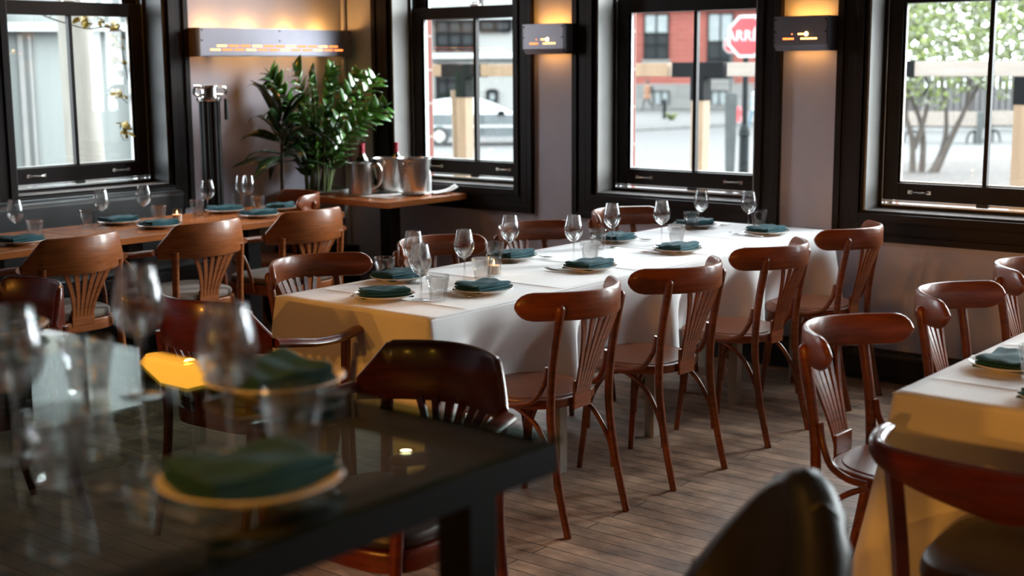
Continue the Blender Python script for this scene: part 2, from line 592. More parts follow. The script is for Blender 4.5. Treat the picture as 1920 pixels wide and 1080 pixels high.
def window(name, lo, hi, side, sill, mull):
    """Sash window built in a local frame: x runs along the wall seen from the room (left to right), y goes outwards, z up.
    lo..hi are wall coordinates."""
    if side == 'right':        # looking along +X, left is larger Y
        mat4 = Matrix(((0, 1, 0, XW), (-1, 0, 0, hi), (0, 0, 1, 0), (0, 0, 0, 1)))
    else:
        mat4 = Matrix(((1, 0, 0, lo), (0, 1, 0, YW), (0, 0, 1, 0), (0, 0, 0, 1)))
    w = hi - lo
    mx = (hi - mull) if side == 'right' else (mull - lo)
    root = bpy.data.objects.new(name, None)
    COL.objects.link(root)
    root.matrix_world = mat4
    struct(root)
    # stepped casing round the opening
    bm = MB()
    prof = [(0.152, 0.028), (0.118, 0.036), (0.108, 0.024), (0.060, 0.024), (0.050, 0.034), (0.012, 0.030), (0.0, 0.014)]
    zb = sill
    for k in range(len(prof) - 1):
        o0, d0 = prof[k]
        o1, d1 = prof[k + 1]
        dd = max(d0, d1) if k in (0, 4) else min(d0, d1)
        box(bm, (-o0, -dd, zb - o0), (-o1, 0.0, HEAD + o0), 0.002)
        box(bm, (w + o1, -dd, zb - o0), (w + o0, 0.0, HEAD + o0), 0.002)
        box(bm, (-o1, -dd, zb - o0), (w + o1, 0.0, zb - o1), 0.002)
        box(bm, (-o1, -dd, HEAD + o1), (w + o1, 0.0, HEAD + o0), 0.002)
    obj('casing', bm, 'espresso', root)
    bm = MB()
    rv = 0.15
    box(bm, (0, 0, zb), (0.012, rv, HEAD))
    box(bm, (w - 0.012, 0, zb), (w, rv, HEAD))
    box(bm, (0, 0, HEAD - 0.012), (w, rv, HEAD))
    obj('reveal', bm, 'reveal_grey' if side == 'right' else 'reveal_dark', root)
    bm = MB()
    box(bm, (0.0, -0.01, zb - 0.03), (w, rv + 0.1, zb), 0.004)
    obj('sill', bm, 'sill_paint', root)
    # frame lining with tracks
    bm = MB()
    for x0, x1 in ((0.0, 0.030), (w - 0.030, w)):
        box(bm, (x0, rv, zb), (x1, WT, HEAD))
    box(bm, (0, rv, HEAD - 0.04), (w, WT, HEAD))
    box(bm, (0, rv + 0.0, zb), (w, rv + 0.02, zb + 0.016), 0.002)
    box(bm, (0, rv + 0.03, zb), (w, WT, zb + 0.012), 0.002)
    obj('window_frame', bm, 'espresso', root)
    bm = MB()
    for x in (0.031, w - 0.034):
        for yy in (rv + 0.004, rv + 0.048):
            box(bm, (x, yy, zb + 0.02), (x + 0.003, yy + 0.008, HEAD - 0.04))
    box(bm, (0.03, rv + 0.004, zb + 0.016), (w - 0.03, rv + 0.012, zb + 0.024))
    box(bm, (0.03, rv + 0.024, zb + 0.030), (w - 0.03, rv + 0.032, zb + 0.040))
    obj('sash_track', bm, 'track_metal', root)
    # lower sash (in front) and upper sash (behind)
    zm0, zm1 = 1.86, 1.935
    for nm, y0, za, zt, rb, rt in (('lower_sash', rv + 0.015, zb + 0.042, zm1, 0.088, 0.075), ('upper_sash', rv + 0.062, zm0, HEAD - 0.03, 0.06, 0.07)):
        bm = MB()
        y1 = y0 + 0.042
        st = 0.072
        a, b = 0.034, w - 0.034
        box(bm, (a, y0, za), (a + st, y1, zt), 0.003)
        box(bm, (b - st, y0, za), (b, y1, zt), 0.003)
        box(bm, (a + st, y0, za), (b - st, y1, za + rb), 0.003)
        box(bm, (a + st, y0, zt - rt), (b - st, y1, zt), 0.003)
        sash = obj(nm, bm, 'espresso', root)
        bm = MB()
        box(bm, (mx - 0.011, y0 + 0.004, za + rb), (mx + 0.011, y1 - 0.004, zt - rt), 0.003)
        obj('glazing_bar', bm, 'espresso', sash)
        bm = MB()
        box(bm, (a + st - 0.004, y0 + 0.018, za + rb - 0.004), (b - st + 0.004, y0 + 0.024, zt - rt + 0.004))
        obj('glass_pane', bm, 'pane', sash)
        bm = MB()   # pale glazing bead
        for x0, x1, z0, z1 in ((a + st, b - st, za + rb, za + rb + 0.008), (a + st, a + st + 0.006, za + rb, zt - rt), (b - st - 0.006, b - st, za + rb, zt - rt)):
            box(bm, (x0, y0 + 0.026, z0), (x1, y1 + 0.004, z1))
        obj('glazing_bead', bm, 'outer_trim', sash)
        if nm == 'lower_sash':
            for hx in (0.035 + 0.19, w - 0.035 - 0.19):
                bm = MB()
                zz = za + rb * 0.5
                tube(bm, catmull([(hx - 0.045, y0, zz), (hx - 0.040, y0 - 0.014, zz), (hx, y0 - 0.02, zz), (hx + 0.040, y0 - 0.014, zz), (hx + 0.045, y0, zz)], 4), 0.0045, 8)
                box(bm, (hx - 0.06, y0 - 0.003, zz - 0.009), (hx - 0.038, y0 + 0.001, zz + 0.009))
                box(bm, (hx + 0.038, y0 - 0.003, zz - 0.009), (hx + 0.06, y0 + 0.001, zz + 0.009))
                obj('sash_lift', bm, 'pull_metal', sash)
            bm = MB()
            box(bm, (mx - 0.035, y0 + 0.004, zt), (mx + 0.035, y0 + 0.03, zt + 0.012), 0.003)
            tube(bm, [(mx - 0.01, y0 + 0.015, zt + 0.012), (mx - 0.01, y0 + 0.015, zt + 0.024), (mx + 0.03, y0 + 0.010, zt + 0.026)], 0.007, 8)
            obj('sash_lock', bm, 'pull_metal', sash)
            bm = MB()
            box(bm, (mx - 0.03, y0 - 0.012, za - 0.016), (mx + 0.03, y0 + 0.004, za + 0.002), 0.003)
            obj('sash_latch', bm, 'black_metal', sash)
    # outside trim strip
    bm = MB()
    for x0, x1 in ((0.012, 0.04), (w - 0.04, w - 0.012)):
        box(bm, (x0, WT, zb), (x1, WT + 0.03, HEAD - 0.03))
    box(bm, (0, WT, zb - 0.03), (w, WT + 0.12, zb - 0.006))
    obj('outside_trim', bm, 'outer_trim', root)
    return root


MULL = {'window_2': 5.630, 'window_3': 4.015, 'window_4': 2.364, 'window_5': 0.73, 'window_6': -0.92, 'window_1': 4.449}
for nm, a, b in RIGHT:
    window(nm, a, b, 'right', SILL, MULL[nm])
for nm, a, b in LEFT:
    window(nm, a, b, 'left', SILL + 0.055, MULL[nm])

# corner pipe, baseboard convector
bm = MB(); tube(bm, [(6.375, YW - 0.03, 0.0), (6.375, YW - 0.03, ZC)], 0.016, 12)
tag(obj('wall_pipe', bm, 'wall_paint'), 'thin painted pipe running up the room corner behind the leafy plant', 'pipe')
conv = thing('baseboard_heater', 'long low dark convector heater along the foot of the window wall', 'heater', (0, 0, 0))
bm = MB(); box(bm, (6.25, -0.5, 0.0), (6.395, 5.0, 0.125), 0.004); obj('convector_case', bm, 'black_metal', conv)
bm = MB()
for k in range(90):
    y = -0.48 + k * 0.061
    box(bm, (6.27, y, 0.125), (6.38, y + 0.012, 0.131))
box(bm, (6.255, -0.5, 0.125), (6.27, 5.0, 0.135)); box(bm, (6.38, -0.5, 0.125), (6.395, 5.0, 0.135))
obj('grille', bm, 'dark_panel', conv)

# ceiling downlight fittings
for i, (loc, aim, pw, ang) in enumerate(SPOTS):
    where = ['over the glass bar table', 'in the ceiling corner above the ice buckets', 'over the end of the white table', 'behind the tub stool', 'at the left of the glass bar table', 'behind the photographer', 'beyond the glass bar table', 'added to warm the end of the white table', 'over the wooden tables', 'over the armchair by the right table'][i]
    t = thing('ceiling_downlight', 'recessed lit ceiling downlight ' + where, 'ceiling light', (loc[0], loc[1], ZC), 0, 'ceiling downlights')
    bm = MB(); lathe(bm, [(0.062, 0.0), (0.062, -0.008), (0.045, -0.008), (0.04, 0.0)], 24); obj('trim_ring', bm, 'black_metal', t)
    bm = MB(); lathe(bm, [(0.0, -0.001), (0.038, -0.001), (0.038, 0.0), (0.0, 0.0)], 24); obj('lamp_disc', bm, 'lamp_disc', t)


# ------------------------------------------------------------------ infrared heaters on the walls
def slots(bm, bm2, x0, x1, z, n, y, h, gap=0.18):
    w = (x1 - x0) / n
    for k in range(n):
        b = bm2 if k % 3 == 0 else bm
        box(b, (x0 + k * w + w * gap / 2, y - 0.0015, z - h / 2), (x0 + (k + 1) * w - w * gap / 2, y + 0.004, z + h / 2), 0.001)


t = thing('wall_heater', 'long grey infrared wall heater with two rows of glowing slots', 'heater', (5.725, YW, 1.63))
L2 = 0.612
bm = MB(); box(bm, (-L2, -0.135, 0.0), (L2, -0.127, 0.168), 0.002)
box(bm, (-L2, -0.135, -0.0), (L2, -0.045, 0.006))
obj('front_plate', bm, 'heater_plate', t)
for s in (-1, 1):
    x = s * L2
    bm = MB()
    box(bm, (min(x, x + s * 0.006), -0.135, 0), (max(x, x + s * 0.006), -0.02, 0.168), 0.001)
    obj('end_plate', bm, 'heater_side', t)
bm, b2 = MB(), MB()
slots(bm, b2, -0.50, 0.50, 0.063, 11, -0.1355, 0.011); slots(bm, b2, -0.55, 0.545, 0.040, 12, -0.1355, 0.010)
obj('glowing_slots', bm, 'heater_glow', t); obj('glowing_slots', b2, 'heater_glow_hot', t)
bm = MB()
for x, z in ((-0.6, 0.155), (-0.6, 0.095), (0.0, 0.155), (0.0, 0.095), (0.6, 0.155), (0.6, 0.095)):
    tube(bm, [(x, -0.134, z), (x, -0.138, z)], 0.005, 8)
obj('screws', bm, 'black_metal', t)
bm = MB()
for x in (-0.4, -0.13, 0.14, 0.4):
    tube(bm, [(x - 0.06, -0.075, 0.10), (x + 0.06, -0.075, 0.10)], 0.012, 10)
obj('heating_element', bm, 'lamp_bulb', t)
bm = MB()
for x in (-0.45, 0.45):
    box(bm, (x - 0.02, -0.05, 0.01), (x + 0.02, 0.0, 0.10))
obj('wall_bracket', bm, 'heater_side', t)
for x in (-0.47, -0.17, 0.16, 0.43):
    lamp('heater_lamp', 'POINT', (5.725 + x, YW - 0.075, 1.772), 1.5, (1.0, 0.46, 0.10), shadow_soft_size=0.02)
lamp('heater_lamp', 'AREA', (5.725, YW - 0.085, 1.622), 0.35, (1.0, 0.44, 0.10), aim=(5.725, YW - 0.02, 1.2), shape='RECTANGLE', size=0.9, size_y=0.02)


def sconce(label, yc):
    t = thing('wall_sconce', label, 'wall lamp', (XW, yc, 1.63), R(-90), 'wall sconces between the windows')
    # local: x right as seen from the room, y into the wall
    bm = MB()
    box(bm, (-0.15, -0.125, 0.028), (0.15, -0.118, 0.172), 0.002)
    rings_mesh(bm, [[Vector((-0.15, -0.125, 0.03)), Vector((0.15, -0.125, 0.03)), Vector((0.15, -0.118, 0.03)), Vector((-0.15, -0.118, 0.03))],
                    [Vector((-0.15, -0.098, 0.0)), Vector((0.15, -0.098, 0.0)), Vector((0.15, -0.090, 0.004)), Vector((-0.15, -0.090, 0.004))]])
    obj('front_plate', bm, 'heater_plate', t)
    for s in (-1, 1):
        bm = MB()
        x = s * 0.15
        rings_mesh(bm, [[Vector((x, -0.125, 0.03)), Vector((x, -0.098, 0.0)), Vector((x, -0.004, 0.0)), Vector((x, -0.004, 0.172)), Vector((x, -0.125, 0.172))],
                        [Vector((x - s * 0.006, -0.125, 0.03)), Vector((x - s * 0.006, -0.098, 0.0)), Vector((x - s * 0.006, -0.004, 0.0)), Vector((x - s * 0.006, -0.004, 0.172)), Vector((x - s * 0.006, -0.125, 0.172))]])
        obj('end_plate', bm, 'heater_plate', t)
    bm, b2 = MB(), MB()
    box(bm, (-0.098, -0.1265, 0.055), (-0.035, -0.1215, 0.065), 0.002)
    box(b2, (0.0, -0.1265, 0.055), (0.092, -0.1215, 0.065), 0.002)
    box(b2, (-0.015, -0.1265, 0.078), (0.018, -0.1215, 0.088), 0.002)
    box(bm, (-0.05, -0.1265, 0.080), (-0.043, -0.1215, 0.086), 0.001)
    obj('glowing_slots', bm, 'heater_glow', t)
    obj('glowing_slots', b2, 'heater_glow_hot', t)
    bm = MB()
    bmesh.ops.create_uvsphere(bm, u_segments=14, v_segments=10, radius=0.011, matrix=Matrix.Translation((0.032, -0.122, 0.083)))
    obj('bulb', bm, 'lamp_bulb', t)
    bm = MB()
    for x in (-0.14, 0.138):
        for z in (0.155, 0.095):
            tube(bm, [(x, -0.124, z), (x, -0.128, z)], 0.005, 8)
    obj('screws', bm, 'black_metal', t)
    lamp('sconce_lamp', 'AREA', (XW - 0.05, yc, 1.79), 0.75, (1.0, 0.45, 0.08), aim=(XW - 0.02, yc, 2.2), shape='RECTANGLE', size=0.22, size_y=0.04)
    lamp('sconce_lamp', 'AREA', (XW - 0.05, yc, 1.64), 0.30, (1.0, 0.45, 0.10), aim=(XW - 0.03, yc, 1.2), shape='RECTANGLE', size=0.2, size_y=0.04)
    return t


sconce('small grey box wall lamp between the car window and the brick-building window', 4.858)
sconce('small grey box wall lamp between the stop-sign window and the tree window', 3.222)

# ------------------------------------------------------------------ chairs
def slat_fan(bm, n, wt, wb, z0, z1, yb, yt, curve, thick=0.008, base=0.075, sw=(0.020, 0.013), bw=0.1):
    steps = 10
    for i in range(n):
        f = i / (n - 1) * 2 - 1
        rings = []
        for k in range(steps + 1):
            t = k / steps
            x = f * (wb + (wt - wb) * t ** 1.7)
            w = sw[1] + (sw[0] - sw[1]) * t ** 2
            if k == steps:
                w = wt * 2 / (n - 1) * 0.52
            z = z0 + (z1 - z0) * t
            y = yb + (yt - yb) * t ** 1.2 + curve * x * x * t
            rings.append([Vector((x - w / 2, y - thick / 2, z)), Vector((x + w / 2, y - thick / 2, z)), Vector((x + w / 2, y + thick / 2, z)), Vector((x - w / 2, y + thick / 2, z))])
        rings_mesh(bm, rings)
    box(bm, (-bw / 2, yb - thick / 2 - 0.001, z0 - base * 0.5), (bw / 2, yb + thick / 2 + 0.001, z0 + base * 0.55), 0.003)


def round_zs(n, z0, z1, r):
    out = []
    for i in range(n):
        s = abs(math.cos(PI * i / (n - 1)))
        k = 1.0
        if s > 1 - r:
            q = (s - (1 - r)) / r
            k = math.sqrt(max(0.0, 1 - q * q))
        k = max(k, 0.12)
        m, h = (z0 + z1) / 2, (z1 - z0) / 2
        out.append((m - h * k, m + h * k))
    return out


def make_side_chair(label):
    t = thing('side_chair', label, 'chair')
    bm = MB(); slab(bm, superellipse(0.205, 0.20, 2.7, 44, 0.10), 0.418, 0.452, 0.008); obj('seat_frame', bm, 'chair_wood', t)
    bm = MB(); slab(bm, superellipse(0.182, 0.177, 2.6, 44, 0.10), 0.451, 0.4555, 0.002); obj('seat', bm, 'seat_wood', t)
    n = 30
    xs = [-0.268 * math.cos(PI * i / (n - 1)) for i in range(n)]
    path = [(x, -0.308 + 2.6 * x * x) for x in xs]
    bm = MB(); board(bm, path, round_zs(n, 0.736, 0.833, 0.15), 0.021); obj('crest_rail', bm, 'chair_veneer', t)
    bm = MB(); slat_fan(bm, 6, 0.100, 0.036, 0.455, 0.748, -0.205, -0.303, 2.2, sw=(0.0245, 0.0125), base=0.095); obj('splat', bm, 'chair_veneer', t)
    for s in (-1, 1):
        bm = MB()
        tube(bm, catmull([(s * 0.178, -0.275, 0.0), (s * 0.176, -0.235, 0.16), (s * 0.174, -0.205, 0.34), (s * 0.174, -0.200, 0.46), (s * 0.176, -0.212, 0.60), (s * 0.179, -0.244, 0.778)], 5), (0.0135, 0.0165), 12, round_end=True)
        obj('leg', bm, 'chair_wood', t)
        bm = MB()
        tube(bm, catmull([(s * 0.172, 0.175, 0.0), (s * 0.160, 0.155, 0.2), (s * 0.150, 0.135, 0.425)], 5), (0.0115, 0.017), 12)
        obj('leg', bm, 'chair_wood', t)
        bm = MB()
        tube(bm, catmull([(s * 0.176, -0.190, 0.575), (s * 0.180, -0.178, 0.52), (s * 0.190, -0.145, 0.462), (s * 0.202, -0.09, 0.438), (s * 0.208, -0.03, 0.434)], 5), 0.0105, 10, round_end=True)
        obj('seat_bracket', bm, 'chair_wood', t)
        bm = MB()
        tube(bm, catmull([(s * 0.172, -0.222, 0.155), (s * 0.170, -0.205, 0.25), (s * 0.164, -0.14, 0.355), (s * 0.155, -0.05, 0.407), (s * 0.150, 0.0, 0.413)], 5), 0.009, 10)
        tube(bm, catmull([(s * 0.158, 0.145, 0.165), (s * 0.158, 0.13, 0.28), (s * 0.155, 0.07, 0.38), (s * 0.150, 0.0, 0.413)], 5), 0.009, 10)
        obj('leg_brace', bm, 'chair_wood', t)
    return t


def make_armchair(style):
    seatmat, woodm = ('seat_fabric', 'armchair_wood') if style == 'bent' else ('seat_leather', 'dark_chair_wood')

    def make(label):
        t = thing('armchair', label, 'chair')
        fr = [(x, y) for x, y in superellipse(0.245, 0.225, 4.0, 44, 0.10)]
        bm = MB(); slab(bm, fr, 0.385, 0.440, 0.01); obj('seat_frame', bm, woodm, t)
        bm = MB(); slab(bm, [(x * 0.96, y * 0.96) for x, y in fr], 0.440, 0.478, 0.016, dome=0.012); obj('seat_pad', bm, seatmat, t)
        n = 34
        xs = [-0.262 + 0.524 * i / (n - 1) for i in range(n)]
        path = [(x, -0.305 + 1.9 * x * x) for x in xs]
        zs = []
        for x in xs:
            a = abs(x) / 0.262
            top = 0.828 - max(0, (a - 0.74) / 0.26) * 0.100 + 0.008 * (1 - a * a)
            zs.append((0.665, top))
        bm = MB(); board(bm, path, zs, 0.022); obj('backrest', bm, woodm, t)
        bm = MB(); slat_fan(bm, 6, 0.125, 0.047, 0.455, 0.69, -0.222, -0.300, 1.7, sw=(0.029, 0.016), bw=0.12); obj('splat', bm, woodm, t)
        for s in (-1, 1):
            bm = MB()
            tube(bm, catmull([(s * 0.205, -0.295, 0.0), (s * 0.203, -0.245, 0.2), (s * 0.200, -0.222, 0.44), (s * 0.203, -0.236, 0.70)], 5), (0.014, 0.018), 12)
            obj('leg', bm, woodm, t)
            top = 0.655 if style == 'post' else 0.40
            bm = MB()
            tube(bm, catmull([(s * 0.225, 0.205, 0.0), (s * 0.222, 0.195, 0.25), (s * (0.222 if style == 'bent' else 0.245), 0.185, top)], 5), (0.013, 0.019) if style == 'bent' else (0.015, 0.017), 12)
            obj('leg', bm, woodm, t)
            bm = MB()
            tube(bm, catmull([(s * 0.272, -0.175, 0.700), (s * 0.285, -0.10, 0.690), (s * 0.292, 0.0, 0.676), (s * 0.287, 0.12, 0.672), (s * 0.270, 0.215, 0.680)], 6), [0.028 - 0.004 * i / 24 for i in range(25)], 12, squash=0.58, round_end=True)
            obj('armrest', bm, woodm, t)
            if style == 'bent':
                bm = MB()
                tube(bm, catmull([(s * 0.284, 0.12, 0.664), (s * 0.280, 0.06, 0.645), (s * 0.272, 0.0, 0.590), (s * 0.262, -0.04, 0.50), (s * 0.250, -0.055, 0.40)], 6), 0.0105, 10)
                obj('arm_support', bm, woodm, t)
        return t
    return make


SIDE, ARM, ARMD = Kind(make_side_chair), Kind(make_armchair('bent')), Kind(make_armchair('post'))
UP, DOWN, LEFTW, RIGHTW = 0.0, PI, PI / 2, -PI / 2        # facing +Y, -Y, -X, +X
ordn = ['first', 'second', 'third', 'fourth']
for i, (x, y, a) in enumerate(((3.655, 2.872, 0.02), (4.325, 2.862, -0.03), (5.04, 2.865, 0.0), (5.79, 2.87, 0.03))):
    SIDE.put((x, y, 0), UP + a, 'bentwood side chair along the near edge of the white table, %s from the left' % ordn[i], 'chairs on the near side of the white table')
for i, (x, y, a) in enumerate(((3.56, 3.70, 0.03), (4.28, 3.72, -0.02), (4.95, 3.72, 0.02), (5.72, 3.74, -0.02))):
    SIDE.put((x, y, 0), DOWN + a, 'bentwood side chair beyond the white table, %s from the left, only its top showing' % ordn[i], 'chairs on the far side of the white table')
for i, (x, y, a) in enumerate(((3.565, 1.455, -0.02), (4.34, 1.44, 0.02), (5.09, 1.45, 0.0))):
    SIDE.put((x, y, 0), DOWN + a, 'bentwood side chair on the window side of the right table, %s from the viewer' % ordn[i], 'chairs at the right table')
SIDE.put((5.25, 6.13, 0), LEFTW - 0.5, 'bentwood side chair at the far end of the wooden tables beside the bucket table')
for i, (x, y, a) in enumerate(((3.43, 5.52, 0.05), (4.13, 5.50, 0.03), (4.81, 5.49, -0.02))):
    ARM.put((x, y, 0), UP + a, 'honey-brown armchair with fan back at the wooden tables, %s from the left' % ordn[i], 'armchairs at the wooden tables')
ARMD.put((2.36, 2.35, 0), LEFTW, 'dark armchair seen past the right corner of the glass table, seat showing below', 'dark armchairs beyond the glass table')
ARMD.put((2.33, 4.27, 0), LEFTW - 0.08, 'dark armchair cut by the left frame edge beyond the glass table', 'dark armchairs beyond the glass table')
ARMD.put((2.955, 3.53, 0), RIGHTW + 0.06, 'dark armchair pushed up to the left end of the white table', 'dark armchairs beyond the glass table')


def make_bow_chair():
    t = thing('bow_back_chair', 'dark bow-back chair with leather seat, front right, facing the right table', 'chair', (2.92, 0.865, 0), RIGHTW)
    n = 40
    path, zs, th = [], [], []
    for i in range(n):
        u = i / (n - 1) * 2 - 1
        x = 0.315 * math.sin(u * 1.45) / math.sin(1.45)
        y = -0.31 + 0.055 * abs(u) ** 2.2 + 0.10 * max(0, (abs(u) - 0.72) / 0.28) ** 2
        path.append((x, y))
        h = 0.024 + 0.088 * (1 - abs(u) ** 1.15)
        top = 0.778 + 0.022 * abs(u) ** 4 - 0.006
        k = 1.0 if abs(u) < 0.93 else math.sqrt(max(0.1, 1 - ((abs(u) - 0.93) / 0.07) ** 2))
        zs.append((top - h, top - h * (1 - k) * 0.5))
        th.append(0.034 * (0.8 + 0.2 * k))
    bm = MB(); board(bm, path, zs, th); obj('crest_rail', bm, 'dark_chair_wood', t)
    for s in (-1, 1):
        bm = MB()
        tube(bm, catmull([(s * 0.215, -0.315, 0.0), (s * 0.225, -0.265, 0.25), (s * 0.238, -0.235, 0.47), (s * 0.262, -0.255, 0.748)], 5), (0.020, 0.021), 4, round_end=False)
        obj('leg', bm, 'dark_chair_wood', t, ang=30)
        bm = MB()
        tube(bm, [(s * 0.21, 0.2, 0.0), (s * 0.205, 0.19, 0.41)], (0.014, 0.02), 12)
        obj('leg', bm, 'dark_chair_wood', t)
    fr = superellipse(0.245, 0.225, 4.2, 44, 0.06)
    bm = MB(); slab(bm, fr, 0.405, 0.442, 0.008); obj('seat_frame', bm, 'dark_chair_wood', t)
    bm = MB(); slab(bm, [(x * 1.03, y * 1.03) for x, y in fr], 0.442, 0.505, 0.022, dome=0.012); obj('seat_pad', bm, 'seat_leather', t)
    return t


make_bow_chair()


def make_tub_stool():
    t = thing('tub_bar_stool', 'black padded leather tub stool, blurred in the right foreground', 'bar stool', (1.68, 1.05, 0), R(53))
    # faces local +y; shell wraps the back
    n, m = 36, 14
    rings = []
    for i in range(n + 1):
        a = R(-118 + 236 * i / n)
        f = abs(i / n * 2 - 1)
        top = 0.952 - min(0.30, 0.155 * (f / 0.42) ** 1.6)
        ri, ro = 0.172, 0.256
        d = Vector((math.sin(a), -math.cos(a), 0))
        sec = []
        z0 = 0.60
        h = (ro - ri) / 2
        mid = (ri + ro) / 2
        puff = 0.008 * math.cos(i * PI * 0.5) ** 2
        for rr, zz in ((ri + 0.01, z0), (ri - 0.005, z0 + 0.08), (ri, (z0 + top) / 2), (ri + 0.004, top - h)):
            sec.append((rr, zz))
        for q in range(1, 6):
            ang = PI - PI * q / 6
            sec.append((mid + h * math.cos(ang), top - h + h * math.sin(ang)))
        for rr, zz in ((ro + puff, top - h), (ro + puff + 0.004, (z0 + top) / 2), (ro - 0.01 + puff, z0 + 0.06), (ro - 0.03, z0)):
            sec.append((rr, zz))
        rings.append([d * rr * Vector((1.0, 0.95, 1)).x + Vector((0, 0, zz)) for rr, zz in sec])
    bm = MB(); rings_mesh(bm, rings); sh = obj('tub_back', bm, 'black_leather', t)
    for k in (-60, -20, 20, 60):
        bm = MB()
        a = R(k)
        d = Vector((math.sin(a), -math.cos(a), 0))
        f = abs(k / 118)
        top = 0.952 - min(0.30, 0.155 * (f / 0.42) ** 1.6)
        tube(bm, catmull([d * 0.252 + Vector((0, 0, 0.68)), d * 0.256 + Vector((0, 0, 0.5 * (0.68 + top))), d * 0.252 + Vector((0, 0, top - 0.035)), d * 0.2175 + Vector((0, 0, top + 0.002)), d * 0.186 + Vector((0, 0, top - 0.03))], 5), 0.0035, 6)
        obj('stitched_seam', bm, 'black_leather', sh)
    bm = MB(); slab(bm, superellipse(0.18, 0.18, 2.2, 40), 0.62, 0.70, 0.03, dome=0.015); obj('seat_pad', bm, 'black_leather', t)
    for sx in (-1, 1):
        for sy in (-1, 1):
            bm = MB(); tube(bm, [(sx * 0.2, sy * 0.2, 0), (sx * 0.12, sy * 0.12, 0.63)], (0.014, 0.02), 12); obj('leg', bm, 'dark_chair_wood', t)
    bm = MB()
    q = 0.184
    for a, b in (((-q, -q), (q, -q)), ((q, -q), (q, q)), ((q, q), (-q, q)), ((-q, q), (-q, -q))):
        tube(bm, [(a[0], a[1], 0.2), (b[0], b[1], 0.2)], 0.009, 8)
    obj('foot_rail', bm, 'dark_chair_wood', t)


make_tub_stool()

# amber pendant lamp, seen only as a reflection in the glass table
t = thing('pendant_lamp', 'amber glowing pendant lampshade, mirrored as a yellow shape in the glass table', 'pendant lamp', (4.66, 6.14, 2.165))
bm = MB()
rings_mesh(bm, [[Vector((sx * w, sy * w, z)) for sx, sy in ((-1, -1), (1, -1), (1, 1), (-1, 1))] for w, z in ((0.17, 0.0), (0.20, 0.05), (0.12, 0.17), (0.112, 0.17), (0.19, 0.05), (0.162, 0.004))], cap=False)
obj('lamp_shade', bm, 'amber_shade', t, ang=20)
bm = MB(); tube(bm, [(0, 0, 0.17), (0, 0, ZC - 2.165)], 0.006, 8); obj('cord', bm, 'black_metal', t)
bm = MB(); box(bm, (-0.118, -0.118, 0.166), (0.118, 0.118, 0.176), 0.002); obj('cap', bm, 'black_metal', t)
lamp('pendant_light', 'POINT', (4.66, 6.14, 2.235), 5, WARM, shadow_soft_size=0.04)

# ------------------------------------------------------------------ tables
def sstep(a, b, x):
    q = max(0.0, min(1.0, (x - a) / (b - a)))
    return q * q * (3 - 2 * q)


